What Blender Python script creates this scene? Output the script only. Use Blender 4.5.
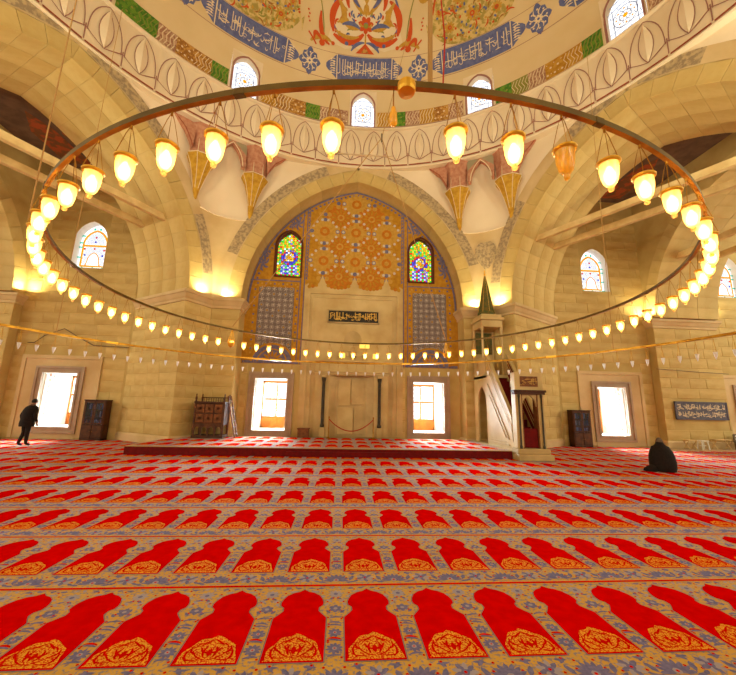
import bpy, bmesh, math, random
from mathutils import Vector, Matrix
from mathutils.geometry import tessellate_polygon

# ------------------------------------------------------------------ reset
for o in list(bpy.data.objects):
    bpy.data.objects.remove(o, do_unlink=True)
scene = bpy.context.scene
COL = scene.collection
sin, cos, pi, rad = math.sin, math.cos, math.pi, math.radians

# ------------------------------------------------------------------ camera
FPX, PITCH, YAW, ROLL, EYE = 356.56, 0.1904, 0.0718, 0.0213, 1.70
fw = Vector((sin(YAW) * cos(PITCH), cos(YAW) * cos(PITCH), sin(PITCH)))
rt = Vector((cos(YAW), -sin(YAW), 0))
up = rt.cross(fw)
r2 = cos(ROLL) * rt + sin(ROLL) * up
u2 = -sin(ROLL) * rt + cos(ROLL) * up
camd = bpy.data.cameras.new('camera')
camd.sensor_fit = 'HORIZONTAL'
camd.sensor_width = 36
camd.lens = FPX * 36 / 736
camd.clip_start = 0.05
cam = bpy.data.objects.new('camera', camd)
COL.objects.link(cam)
cam.matrix_world = Matrix(((r2.x, u2.x, -fw.x, 0), (r2.y, u2.y, -fw.y, 0), (r2.z, u2.z, -fw.z, EYE), (0, 0, 0, 1)))
scene.camera = cam

# ------------------------------------------------------------------ view, sky
scene.view_settings.view_transform = 'Standard'
scene.view_settings.look = 'None'
scene.view_settings.gamma = 1
scene.view_settings.use_curve_mapping = False
scene.view_settings.exposure = 0.0
world = bpy.data.worlds.new('overcast_sky')
scene.world = world
world.use_nodes = True
bg = world.node_tree.nodes['Background']
bg.inputs[0].default_value = (0.93, 0.96, 1.0, 1)
bg.inputs[1].default_value = 1.5

def area(name, loc, size, power, color, direction, sy=None, spread=180):
    l = bpy.data.lights.new(name, 'AREA')
    l.energy = power * 0.78
    l.color = (color[0] * 0.97, min(1.0, color[1] * 1.06), color[2])
    l.shape = 'RECTANGLE'
    l.size = size
    l.size_y = sy or size
    l.spread = rad(spread)
    o = bpy.data.objects.new(name, l)
    COL.objects.link(o)
    o.location = loc
    o.rotation_euler = Vector(direction).to_track_quat('-Z', 'Y').to_euler()
    return o

DAY = (0.84, 0.90, 1.0)
WARM = (1.0, 0.70, 0.34)
AXX = 0.5                      # axis of the building
DOME_Y = 5.0                   # centre of the hexagon and dome
WALLY = 17.3
APO, HEXR = 11.4, 13.16
# daylight standing in the low windows of the front wall
LOWWIN = [-20.4, -12.75, -3.3, 4.25, 13.65, 21.4]
for x in LOWWIN:
    area('window_daylight', (x, WALLY + 2.9, 2.6), 2.2, 2300, DAY, (0, -1, -0.34), 3.2, 80)
# added fill lights in the unseen side and rear walls, brightening vaults and dome
for x in (-22, -13, 13.5, 22.5, -5, 5.5):
    area('rear_fill_light', (x, -8.4, 3.0), 2.2, 100, (1, 0.84, 0.58), (0, 1, 0.05), 4.0)
    area('rear_upper_fill_light', (x, -8.4, 9.3), 1.8, 520, (1, 0.95, 0.80), (0, 1, 0.1), 2.6)
for s in (-1, 1):
    for y in (-2, 6, 13):
        area('side_fill_light', (AXX + s * 29.6, y, 3.0), 2.2, 130, (1, 0.84, 0.58), (-s, 0, 0.05), 4.0)
        area('side_upper_fill_light', (AXX + s * 29.6, y, 9.3), 1.8, 1200, (1, 0.95, 0.76), (-s, 0, 0.05), 2.6)
# warm floodlights lying on top of the cornices
FLOODS = [((-6.28, 15.72, 6.58), (-0.12, 0.06, 1), 120), ((-5.45, 16.25, 6.58), (0.05, 0.1, 1), 100),
          ((6.35, 16.25, 6.58), (-0.05, 0.1, 1), 100), ((7.28, 15.72, 6.58), (0.12, 0.06, 1), 130),
          ((-14.7, 16.95, 6.6), (0.1, -0.1, 1), 130), ((15.7, 16.95, 6.6), (-0.1, -0.1, 1), 130),
          ((19.8, 16.95, 6.6), (0, -0.15, 1), 60)]
# added fill lights out of view at pier height, aimed up to brighten the dome
for s in (-1, 1):
    area('dome_fill_light', (AXX + s * 11.6, 5.0, 6.75), 0.5, 760, (1, 0.92, 0.68), (-s * 0.55, 0, 1), 0.5, 170)
    area('dome_fill_light', (AXX + s * 6.0, -5.2, 6.75), 0.5, 760, (1, 0.92, 0.68), (-s * 0.3, 0.6, 1), 0.5, 170)
for loc, d, p in FLOODS:
    area('cornice_floodlight', loc, 0.3, p * 0.6, (1.0, 0.82, 0.48), d, 0.12, 170)

# ------------------------------------------------------------------ materials
def lin(c):
    return tuple(((v / 255) / 12.92 if v / 255 <= 0.04045 else ((v / 255 + 0.055) / 1.055) ** 2.4) for v in c)

def mk(name, c1, c2=None, scale=3.0, rough=0.8, metal=0.0, bump=0.0, bscale=None, detail=4.0, ramp=(0.35, 0.65),
       rnd=0.0, emit=None, estr=0.0, spec=0.3, coat=0.0, sheen=0.0, attr=False, kind='noise', world_space=False):
    m = bpy.data.materials.new(name)
    m.use_nodes = True
    nt = m.node_tree
    nd, lk = nt.nodes, nt.links
    b = nd['Principled BSDF']
    b.inputs['Roughness'].default_value = rough
    b.inputs['Metallic'].default_value = metal
    b.inputs['Specular IOR Level'].default_value = spec
    b.inputs['Coat Weight'].default_value = coat
    b.inputs['Sheen Weight'].default_value = sheen
    b.inputs['Sheen Roughness'].default_value = 0.18
    b.inputs['Sheen Tint'].default_value = (0.78, 0.78, 1.0, 1)
    a = lin(c1) + (1,)
    if c2 is None:
        b.inputs['Base Color'].default_value = a
        out = None
    else:
        tc = nd.new('ShaderNodeTexCoord')
        src = tc.outputs['Object']
        if world_space:
            ge = nd.new('ShaderNodeNewGeometry')
            src = ge.outputs['Position']
        if kind == 'voronoi':
            tx = nd.new('ShaderNodeTexVoronoi')
            tx.inputs['Scale'].default_value = scale
            fac = tx.outputs['Distance']
        else:
            tx = nd.new('ShaderNodeTexNoise')
            tx.inputs['Scale'].default_value = scale
            tx.inputs['Detail'].default_value = detail
            fac = tx.outputs['Fac']
        lk.new(src, tx.inputs['Vector'])
        rp = nd.new('ShaderNodeValToRGB')
        rp.color_ramp.elements[0].position, rp.color_ramp.elements[1].position = ramp
        rp.color_ramp.elements[0].color = a
        rp.color_ramp.elements[1].color = lin(c2) + (1,)
        lk.new(fac, rp.inputs['Fac'])
        out = rp.outputs['Color']
        if rnd:
            oi = nd.new('ShaderNodeObjectInfo')
            v = oi.outputs['Random']
            if attr:
                at = nd.new('ShaderNodeAttribute')
                at.attribute_name = 'rnd'
                ad = nd.new('ShaderNodeMath')
                ad.operation = 'ADD'
                lk.new(v, ad.inputs[0])
                lk.new(at.outputs['Fac'], ad.inputs[1])
                fr = nd.new('ShaderNodeMath')
                fr.operation = 'FRACT'
                lk.new(ad.outputs[0], fr.inputs[0])
                v = fr.outputs[0]
            mr = nd.new('ShaderNodeMapRange')
            mr.inputs['To Min'].default_value = 1 - rnd
            mr.inputs['To Max'].default_value = 1 + rnd
            lk.new(v, mr.inputs['Value'])
            hs = nd.new('ShaderNodeHueSaturation')
            lk.new(mr.outputs[0], hs.inputs['Value'])
            lk.new(out, hs.inputs['Color'])
            out = hs.outputs['Color']
        lk.new(out, b.inputs['Base Color'])
        if bump:
            bn = nd.new('ShaderNodeTexNoise')
            bn.inputs['Scale'].default_value = bscale or scale * 6
            bn.inputs['Detail'].default_value = 5
            lk.new(src, bn.inputs['Vector'])
            bp = nd.new('ShaderNodeBump')
            bp.inputs['Strength'].default_value = bump
            bp.inputs['Distance'].default_value = 0.02
            lk.new(bn.outputs['Fac'], bp.inputs['Height'])
            lk.new(bp.outputs[0], b.inputs['Normal'])
    if emit:
        b.inputs['Emission Color'].default_value = lin(emit) + (1,)
        b.inputs['Emission Strength'].default_value = estr
    return m

def glassmat(name, c, mix=0.12):
    """coloured window glass: lets the sky through in its own colour, with a little gloss"""
    m = bpy.data.materials.new(name)
    m.use_nodes = True
    nt = m.node_tree
    nd, lk = nt.nodes, nt.links
    nd.remove(nd['Principled BSDF'])
    t = nd.new('ShaderNodeBsdfTransparent')
    t.inputs[0].default_value = lin(c) + (1,)
    g = nd.new('ShaderNodeBsdfGlossy')
    g.inputs['Roughness'].default_value = 0.15
    g.inputs[0].default_value = lin(c) + (1,)
    x = nd.new('ShaderNodeMixShader')
    x.inputs[0].default_value = mix
    lk.new(t.outputs[0], x.inputs[1])
    lk.new(g.outputs[0], x.inputs[2])
    lk.new(x.outputs[0], nd['Material Output'].inputs[0])
    return m

def lampglass(name, c, tr=0.4):
    m = bpy.data.materials.new(name)
    m.use_nodes = True
    nt = m.node_tree
    nd, lk = nt.nodes, nt.links
    nd.remove(nd['Principled BSDF'])
    t = nd.new('ShaderNodeBsdfTransparent')
    t.inputs[0].default_value = lin(c) + (1,)
    s = nd.new('ShaderNodeBsdfTranslucent')
    s.inputs[0].default_value = lin(c) + (1,)
    d = nd.new('ShaderNodeBsdfDiffuse')
    d.inputs[0].default_value = lin(c) + (1,)
    g = nd.new('ShaderNodeBsdfGlossy')
    g.inputs['Roughness'].default_value = 0.2
    x0 = nd.new('ShaderNodeMixShader'); x0.inputs[0].default_value = 0.35
    lk.new(s.outputs[0], x0.inputs[1]); lk.new(d.outputs[0], x0.inputs[2])
    x1 = nd.new('ShaderNodeMixShader'); x1.inputs[0].default_value = tr
    lk.new(x0.outputs[0], x1.inputs[1]); lk.new(t.outputs[0], x1.inputs[2])
    x2 = nd.new('ShaderNodeMixShader'); x2.inputs[0].default_value = 0.06
    lk.new(x1.outputs[0], x2.inputs[1]); lk.new(g.outputs[0], x2.inputs[2])
    lk.new(x2.outputs[0], nd['Material Output'].inputs[0])
    return m

def emitmat(name, c, s):
    m = bpy.data.materials.new(name)
    m.use_nodes = True
    nt = m.node_tree
    nt.nodes.remove(nt.nodes['Principled BSDF'])
    e = nt.nodes.new('ShaderNodeEmission')
    e.inputs[0].default_value = tuple(c) + (1,)
    e.inputs[1].default_value = s
    nt.links.new(e.outputs[0], nt.nodes['Material Output'].inputs[0])
    return m

M = {}
M['stone'] = mk('limestone_block', (206, 178, 116), (190, 158, 94), 1.3, 0.85, bump=0.2, bscale=14, rnd=0.06, attr=True)
M['joint'] = mk('limestone_mortar', (200, 172, 110), (182, 152, 90), 0.9, 0.9, bump=0.2, bscale=10)
M['stone_smooth'] = mk('dressed_limestone', (212, 184, 138), (194, 162, 112), 0.8, 0.8, bump=0.1, bscale=12)
M['surround'] = mk('grey_marble_surround', (176, 150, 124), (158, 130, 106), 1.6, 0.6)
M['plaster'] = mk('cream_plaster', (228, 206, 176), (218, 194, 160), 0.5, 0.85, bump=0.06, bscale=9)
M['plaster_dome'] = mk('dome_plaster', (218, 192, 150), (208, 180, 134), 0.4, 0.85)
M['reveal'] = mk('white_reveal_plaster', (236, 232, 224), (224, 218, 208), 1.0, 0.8)
M['greyband'] = mk('faded_grey_painted_band', (146, 124, 96), (184, 158, 118), 9, 0.9, detail=8, ramp=(0.42, 0.58))
M['marble'] = mk('mihrab_marble', (206, 178, 122), (186, 154, 96), 1.1, 0.5, bump=0.05)
M['marble_dark'] = mk('grey_veined_marble', (172, 144, 92), (196, 166, 112), 1.4, 0.5)
M['redline'] = mk('red_painted_line', (150, 72, 48))
M['mauveline'] = mk('mauve_painted_line', (156, 108, 96))
M['ochre'] = mk('ochre_painted_field', (188, 134, 30), (166, 112, 20), 5, 0.8, detail=8)
M['ochre_hi'] = mk('light_ochre_paint', (196, 150, 62), (180, 132, 46), 7, 0.8)
M['orange'] = mk('orange_paint', (192, 114, 18), (174, 98, 14), 9, 0.8)
M['paleblue'] = mk('pale_grey_paint', (196, 182, 170))
M['greyblue'] = mk('grey_blue_paint', (116, 108, 134), (98, 90, 118), 8)
M['lattice'] = mk('grey_lattice_ground', (128, 112, 104), (106, 92, 92), 9, 0.8, detail=8)
M['blue'] = mk('blue_painted_ground', (84, 90, 138), (104, 108, 150), 6)
M['cream'] = mk('cream_paint', (222, 200, 166))
M['green'] = mk('green_painted_panel', (100, 138, 40), (66, 112, 34), 6, detail=8, ramp=(0.45, 0.55))
M['olive'] = mk('olive_paint', (138, 132, 60))
M['brownpanel'] = mk('brown_painted_panel', (150, 98, 42), (190, 140, 70), 7, detail=8, ramp=(0.47, 0.55))
M['mauvepanel'] = mk('mauve_painted_panel', (158, 112, 88), (192, 152, 122), 8, detail=8, ramp=(0.47, 0.55))
M['amberpanel'] = mk('amber_painted_panel', (172, 118, 30), (200, 150, 60), 6, detail=8)
M['red'] = mk('vermilion_paint', (196, 78, 30))
M['floral'] = mk('dense_floral_ground', (206, 176, 112), (160, 140, 70), 5, detail=10, ramp=(0.46, 0.58))
M['pinkstal'] = mk('pink_painted_stalactite', (190, 136, 106), (168, 108, 82), 6, detail=6)
M['goldstal'] = mk('gold_painted_stalactite', (196, 150, 46), (170, 122, 30), 6, detail=6)
M['greystal'] = mk('grey_painted_stalactite', (150, 134, 104))
M['timber'] = mk('tie_beam_timber', (224, 194, 136), (204, 170, 112), 2.5, 0.7)
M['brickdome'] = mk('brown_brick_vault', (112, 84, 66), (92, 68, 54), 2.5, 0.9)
M['redvault'] = mk('red_painted_vault', (158, 72, 36), (112, 70, 40), 3, 0.9, ramp=(0.45, 0.55))
M['brass'] = mk('aged_brass', (190, 136, 44), (150, 100, 26), 6, 0.35, metal=0.85)
M['shaded_brass'] = mk('shaded_brass_side', (108, 84, 32), (90, 68, 24), 6, 0.5, metal=0.35)  # brass darkened for the hoop's shaded sides; its lamp-lit underside keeps the lighter brass
M['goldpaint'] = mk('gold_metal', (226, 172, 56), None, rough=0.35, metal=0.6)
M['iron'] = mk('dark_iron_wire', (110, 92, 70), None, rough=0.6)
M['wire'] = mk('thin_tan_cable', (176, 132, 74), None, rough=0.7)
M['redwire'] = mk('red_cable', (176, 40, 20))
M['wood'] = mk('dark_carved_wood', (96, 54, 22), (66, 34, 14), 5, 0.6, detail=8)
M['wood2'] = mk('dark_brown_wood', (84, 46, 20), (62, 32, 16), 4, 0.55)
M['wood3'] = mk('carved_wood_relief', (128, 76, 34), (98, 54, 22), 9, 0.6)
M['sash'] = mk('orange_varnished_sash', (206, 120, 36), (186, 102, 28), 4, 0.5)
M['black'] = mk('black_painted_board', (34, 26, 14), None, rough=0.4)
M['gold'] = mk('gilded_lettering', (214, 168, 70), None, rough=0.5)
M['colshaft'] = mk('dark_green_marble_shaft', (70, 58, 38), (48, 42, 30), 9, 0.35)
M['darkgreen'] = mk('green_gold_spire', (70, 78, 34), (104, 84, 30), 7, 0.6, detail=8, ramp=(0.42, 0.58))
M['platered'] = mk('dark_red_riser_cloth', (112, 10, 8), (92, 6, 6), 8, 0.95)
M['rope'] = mk('red_velvet_rope', (170, 20, 24))
M['slate'] = mk('slate_blue_plaque', (104, 102, 116), (88, 86, 100), 6)
M['cabglass'] = mk('cabinet_glass', (60, 56, 54), None, rough=0.15, spec=0.6)
M['white'] = mk('white_paint', (232, 226, 214))
M['steel'] = mk('dull_steel_bars', (120, 116, 116), None, rough=0.5, metal=0.5)
M['bench'] = mk('grey_carved_bench', (128, 112, 92), (104, 90, 72), 7)
M['skin'] = mk('skin', (150, 104, 78))
M['coat'] = mk('black_wool_coat', (34, 24, 20), (24, 16, 14), 20, 0.95)
M['trouser'] = mk('black_trousers', (30, 22, 20), None, rough=0.9)
M['hair'] = mk('dark_hair', (22, 16, 12), None, rough=0.7)
M['scarf'] = mk('grey_brown_scarf', (120, 98, 80), (96, 76, 62), 30, 0.9)
M['shoe'] = mk('black_shoe', (20, 16, 14), None, rough=0.5)
M['book'] = mk('book_spines', (150, 130, 110), (90, 60, 50), 30, 0.7)
# carpet colours
M['c_gold'] = mk('carpet_gold_ground', (204, 158, 66), (138, 126, 128), 38, 0.95, detail=3, ramp=(0.5, 0.62), bump=0.2, bscale=300, spec=0.06, sheen=0.35)
M['c_red'] = mk('carpet_red_pile', (212, 3, 0), (196, 2, 0), 9, 0.95, bump=0.2, bscale=300, spec=0.0)
M['c_orange'] = mk('carpet_orange_medallion', (226, 164, 40), (204, 52, 4), 80, 0.95, detail=2, ramp=(0.47, 0.56), spec=0.03)
M['c_vine'] = mk('carpet_red_vine', (200, 16, 0), None, rough=0.95, spec=0.0)
M['c_blue'] = mk('carpet_blue_flower', (122, 116, 152), (104, 98, 136), 30, 0.95, spec=0.03, sheen=0.3)
M['c_pale'] = mk('carpet_pale_petal', (160, 150, 158), None, rough=0.95, spec=0.03)
M['c_dark'] = mk('carpet_grey_outline', (128, 116, 120), None, rough=0.95, spec=0.03)
M['floorstone'] = mk('floor_stone', (150, 110, 80), (130, 92, 66), 1.0, 0.8)
# glass
for n, c in dict(white=(255, 255, 255), ice=(214, 224, 250), sky=(170, 190, 240), teal=(70, 205, 180), amber=(255, 176, 20), redg=(230, 40, 40),
                 blueg=(70, 80, 220), greeng=(80, 215, 60), yellow=(255, 225, 60), lime=(170, 235, 70), violet=(150, 120, 230), lead=(110, 104, 120)).items():
    M['g_' + n] = glassmat('glass_' + n, c)
M['cames'] = mk('plaster_window_cames', (150, 162, 212), None, rough=0.8)
M['winframe'] = mk('dark_red_window_frame', (88, 40, 18))
M['lampglass'] = lampglass('frosted_amber_lamp_glass', (255, 216, 156), 0.42)
M['clearglass'] = lampglass('clear_white_lamp_glass', (252, 250, 250), 0.12)
M['amberglass'] = lampglass('unlit_amber_lamp_glass', (255, 216, 110), 0.35)
M['bulb'] = emitmat('glowing_bulb', (1.0, 0.76, 0.27), 25)
M['lamp_on'] = emitmat('glowing_lamp_box', (1.0, 0.62, 0.10), 1.6)

# ------------------------------------------------------------------ mesh helpers
class MB:
    def __init__(s, lay=None):
        s.v, s.f, s.m, s.r = [], [], [], []
        s.lay, s.cnt = lay, 0           # lay: paint strokes are stacked a hair apart along this direction
    def add(s, vs, fs, mi=0, r=0.0):
        n = len(s.v)
        if s.lay:
            s.cnt += 1
            k = s.cnt % 24
            if s.lay == 'z':
                vs = [(v[0], v[1], v[2] + k * 2.2e-5) for v in vs]
            elif s.lay == 'y':
                vs = [(v[0], v[1] - k * 1.5e-4, v[2]) for v in vs]
            else:
                vs = [(v[0] * (1 - k * 1.2e-5), v[1] * (1 - k * 1.2e-5), v[2]) for v in vs]
        s.v += [tuple(v) for v in vs]
        for f in fs:
            s.f.append([i + n for i in f])
            s.m.append(mi)
            s.r.append(r)
        return s
    def box(s, x0, x1, y0, y1, z0, z1, mi=0):
        return s.add([(x0, y0, z0), (x1, y0, z0), (x1, y1, z0), (x0, y1, z0), (x0, y0, z1), (x1, y0, z1), (x1, y1, z1), (x0, y1, z1)],
                     [(0, 3, 2, 1), (4, 5, 6, 7), (0, 1, 5, 4), (1, 2, 6, 5), (2, 3, 7, 6), (3, 0, 4, 7)], mi)
    def bevbox(s, x0, x1, y0, y1, z0, z1, b=0.01, mi=0):
        bm = bmesh.new()
        bmesh.ops.create_cube(bm, size=1)
        for v in bm.verts:
            v.co = Vector((x0 + (v.co.x + .5) * (x1 - x0), y0 + (v.co.y + .5) * (y1 - y0), z0 + (v.co.z + .5) * (z1 - z0)))
        bmesh.ops.bevel(bm, geom=bm.edges[:], offset=b, segments=1, affect='EDGES')
        s.add([v.co[:] for v in bm.verts], [[v.index for v in f.verts] for f in bm.faces], mi)
        bm.free()
        return s
    def bar(s, a, b, w, h, mi=0, upv=(0, 0, 1)):
        a, b = Vector(a), Vector(b)
        d = (b - a).normalized()
        sd = d.cross(Vector(upv)).normalized() * w / 2
        uu = sd.cross(d).normalized() * h / 2
        vs = [p + sx * sd + sz * uu for p in (a, b) for sx, sz in ((-1, -1), (1, -1), (1, 1), (-1, 1))]
        return s.add(vs, [(0, 1, 2, 3), (7, 6, 5, 4), (0, 4, 5, 1), (1, 5, 6, 2), (2, 6, 7, 3), (3, 7, 4, 0)], mi)
    def plate(s, loops, fn, mi=0):
        lp = [[Vector((p[0], p[1], 0)) for p in l] for l in loops]
        flat = [p for l in lp for p in l]
        s.add([fn(p.x, p.y) for p in flat], tessellate_polygon(lp), mi)
        return s
    def poly(s, pts, fn, mi=0):
        return s.add([fn(*p) for p in pts], [list(range(len(pts)))], mi)
    def extr(s, loop, f0, f1, mi=0, caps=True):
        n = len(loop)
        s.add([f0(*p) for p in loop] + [f1(*p) for p in loop], [(i, (i + 1) % n, (i + 1) % n + n, i + n) for i in range(n)], mi)
        if caps:
            s.plate([loop], f0, mi)
            s.plate([loop], f1, mi)
        return s
    def prism(s, loop, z0, z1, mi=0):
        return s.extr(loop, lambda x, y: (x, y, z0), lambda x, y: (x, y, z1), mi)
    def tube(s, pts, r, n=6, mi=0, closed=False, caps=True):
        pts = [Vector(p) for p in pts]
        N = len(pts)
        rings = []
        for i, p in enumerate(pts):
            if closed:
                t = pts[(i + 1) % N] - pts[i - 1]
            else:
                t = pts[min(i + 1, N - 1)] - pts[max(i - 1, 0)]
            t.normalize()
            ref = Vector((0, 0, 1)) if abs(t.z) < 0.95 else Vector((1, 0, 0))
            a = t.cross(ref).normalized()
            b = a.cross(t)
            rr = r[i] if isinstance(r, (list, tuple)) else r
            rings.append([p + rr * (cos(2 * pi * k / n) * a + sin(2 * pi * k / n) * b) for k in range(n)])
        vs = [v for q in rings for v in q]
        fs = []
        for i in range(N if closed else N - 1):
            j = (i + 1) % N
            for k in range(n):
                fs.append((i * n + k, i * n + (k + 1) % n, j * n + (k + 1) % n, j * n + k))
        if not closed and caps:
            fs += [list(range(n))[::-1], [(N - 1) * n + k for k in range(n)]]
        return s.add(vs, fs, mi)
    def lathe(s, prof, n=12, c=(0, 0, 0), mi=0, a0=0, a1=2 * pi):
        full = abs(a1 - a0 - 2 * pi) < 1e-6
        K = n if full else n + 1
        vs = [(c[0] + r * cos(a0 + (a1 - a0) * k / n), c[1] + r * sin(a0 + (a1 - a0) * k / n), c[2] + z) for r, z in prof for k in range(K)]
        fs = []
        for i in range(len(prof) - 1):
            for k in range(n):
                j = (k + 1) % K
                fs.append((i * K + k, i * K + j, (i + 1) * K + j, (i + 1) * K + k))
        return s.add(vs, fs, mi)
    def sweep(s, path, prof, mi=0, closed=False):
        """profile of (outward offset, z) along a plan path, outward = right of travel"""
        P = [Vector(p) for p in path]
        N = len(P)
        rows = []
        for i in range(N):
            if closed or 0 < i < N - 1:
                d0 = (P[i] - P[i - 1]).normalized()
                d1 = (P[(i + 1) % N] - P[i]).normalized()
            elif i == 0:
                d0 = d1 = (P[1] - P[0]).normalized()
            else:
                d0 = d1 = (P[-1] - P[-2]).normalized()
            n0, n1 = Vector((d0.y, -d0.x)), Vector((d1.y, -d1.x))
            mt = (n0 + n1)
            mt = mt / max(0.3, (mt.length_squared / 2))
            rows.append([(P[i].x + mt.x * o, P[i].y + mt.y * o, z) for o, z in prof])
        n = len(prof)
        fs = []
        for i in range(N if closed else N - 1):
            j = (i + 1) % N
            for k in range(n - 1):
                fs.append((i * n + k, j * n + k, j * n + k + 1, i * n + k + 1))
        return s.add([v for r in rows for v in r], fs, mi)
    def ribbon(s, pts, w, fn, mi=0):
        """flat painted stroke: pts in 2-D, w = half width (number or list)"""
        N = len(pts)
        L, R = [], []
        for i in range(N):
            a, b = pts[max(i - 1, 0)], pts[min(i + 1, N - 1)]
            dx, dy = b[0] - a[0], b[1] - a[1]
            q = math.hypot(dx, dy) or 1
            ww = w[i] if isinstance(w, (list, tuple)) else w
            L.append((pts[i][0] - dy / q * ww, pts[i][1] + dx / q * ww))
            R.append((pts[i][0] + dy / q * ww, pts[i][1] - dx / q * ww))
        vs = [fn(*p) for p in L] + [fn(*p) for p in R]
        return s.add(vs, [(i, i + 1, N + i + 1, N + i) for i in range(N - 1)], mi)
    def mesh(s, name, mats):
        me = bpy.data.meshes.new(name)
        me.from_pydata(s.v, [], s.f)
        for m in mats:
            me.materials.append(M[m])
        if len(mats) > 1:
            me.polygons.foreach_set('material_index', s.m)
        if any(s.r):
            at = me.attributes.new('rnd', 'FLOAT', 'FACE')
            at.data.foreach_set('value', s.r)
        me.update()
        return me
    def build(s, name, mats, parent=None, smooth=False, loc=None):
        if isinstance(mats, str):
            mats = [mats]
        me = s.mesh(name, mats)
        if smooth:
            me.shade_smooth()
        return link(name, me, parent, loc)

def link(name, data, parent=None, loc=None):
    o = bpy.data.objects.new(name, data)
    COL.objects.link(o)
    if parent is not None:
        o.parent = parent
    if loc is not None:
        o.location = loc
    return o

def thing(name, label, cat, loc=(0, 0, 0), group=None, rz=0):
    o = bpy.data.objects.new(name, None)
    o.empty_display_size = 0.2
    COL.objects.link(o)
    o.location = loc
    o.rotation_euler = (0, 0, rz)
    return tag(o, label, cat, group)

def tag(o, label, cat, group=None):
    o['label'] = label
    o['category'] = cat
    if group:
        o['group'] = group
    return o

def struct(o, label=None, cat=None):
    o['kind'] = 'structure'
    if label:
        o['label'] = label
    if cat:
        o['category'] = cat
    return o

def root(name, label, cat, loc=(0, 0, 0)):
    return struct(thing(name, label, cat, loc))

def copy_tree(o, parent=None):
    c = o.copy()
    COL.objects.link(c)
    c.parent = parent
    for ch in o.children:
        copy_tree(ch, c)
    return c

def rot2(x, y, a):
    return x * cos(a) - y * sin(a), x * sin(a) + y * cos(a)

# pointed two-centre arch
def arch_half(a, rise, n, off=0.0):
    c = (rise * rise - a * a) / (2 * a)
    r = a + c
    tm = math.acos(c / (r + off))
    return [(-c + (r + off) * cos(tm * i / n), (r + off) * sin(tm * i / n)) for i in range(n + 1)]
def arch_full(a, rise, n, off=0.0):
    h = arch_half(a, rise, n, off)
    return [(-x, z) for x, z in h[:-1]] + [(0, h[-1][1])] + [(x, z) for x, z in h[:-1]][::-1]
def arch_w(a, rise, z, off=0.0):
    c = (rise * rise - a * a) / (2 * a)
    r = a + c + off
    return max(0.0, math.sqrt(max(0, r * r - z * z)) - c)
def window_loop(xc, w, z0, zs, zt, n=6):
    """rect with pointed top: half width w, sill z0, spring zs, apex zt"""
    h = arch_full(w, zt - zs, n)
    return [(xc - w, z0)] + [(xc + x, zs + z) for x, z in h] + [(xc + w, z0)]

rng = random.Random(7)

# unit stone block, front towards -y, 1 x 1 face, chamfered edge
def unit_block():
    b = 0.02
    vs = [(-.5, 1, -.5), (.5, 1, -.5), (.5, 1, .5), (-.5, 1, .5), (-.5, .3, -.5), (.5, .3, -.5), (.5, .3, .5), (-.5, .3, .5),
          (-.5 + b, 0, -.5 + 2 * b), (.5 - b, 0, -.5 + 2 * b), (.5 - b, 0, .5 - 2 * b), (-.5 + b, 0, .5 - 2 * b)]
    fs = [(8, 9, 10, 11)]
    for k in range(4):
        j = (k + 1) % 4
        fs += [(4 + k, 4 + j, 8 + j, 8 + k), (k, j, 4 + j, 4 + k)]
    return vs, fs
UB_V, UB_F = unit_block()
ub = MB()
ub.add(UB_V, UB_F)
BLOCK = ub.mesh('stone_block', ['stone'])

def blocks(parent, cells, limit=300, name='stone_block', depth=0.05, proud=0.016):
    """cells: (centre, width vector direction angle, w, h); first `limit` as objects, the rest as one stuff part"""
    rest = MB()
    for i, (c, ang, w, h) in enumerate(cells):
        g = 0.009
        pr = proud * rng.uniform(0.7, 1.1)
        dx, dy = sin(ang), -cos(ang)          # outward normal for front = -y rotated by ang
        loc = (c[0] + dx * pr, c[1] + dy * pr, c[2])
        if i < limit:
            o = link(name, BLOCK, parent, loc)
            o.rotation_euler = (0, 0, ang)
            o.scale = (w - g, depth, h - g)
        else:
            vs = []
            for x, y, z in UB_V:
                px, py = rot2(x * (w - g), y * depth, ang)
                vs.append((loc[0] + px, loc[1] + py, loc[2] + z * (h - g)))
            rest.add(vs, UB_F, 0, rng.random())
    if rest.v:
        o = rest.build(name, 'stone', parent)
        o['kind'] = 'stuff'

def courses(u0, u1, z0, z1, ch=0.5, cw=1.05, holes=()):
    """coursed ashlar: list of (u centre, z centre, w, h) clear of the holes (rects)"""
    out = []
    z = z0
    r = 0
    while z < z1 - 0.12:
        h = min(ch, z1 - z)
        zc = z + h / 2
        gaps = sorted((max(a, u0), min(b, u1)) for a, b, c, d in holes if c < z + h - 0.03 and d > z + 0.03 and b > u0 and a < u1)
        segs = []
        cur = u0
        for a, b in gaps:
            if a - cur > 0.08:
                segs.append((cur, a))
            cur = max(cur, b)
        if u1 - cur > 0.08:
            segs.append((cur, u1))
        for a, b in segs:
            u = a
            first = True
            while u < b - 0.02:
                w = cw * rng.uniform(0.8, 1.2)
                if first and r % 2:
                    w *= 0.55
                first = False
                if b - (u + w) < 0.35:
                    w = b - u
                out.append((u + w / 2, zc, w, h))
                u += w
        z += h
        r += 1
    return out

# ================================================================== STRUCTURE
def X(u):
    return AXX + u
# ---- floor, outer shell
b = MB(); b.box(X(-31), X(31), -9, WALLY + 0.2, -0.3, -0.02)
struct(b.build('floor', 'floorstone'), 'stone floor slab beneath the prayer carpet', 'floor')

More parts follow.
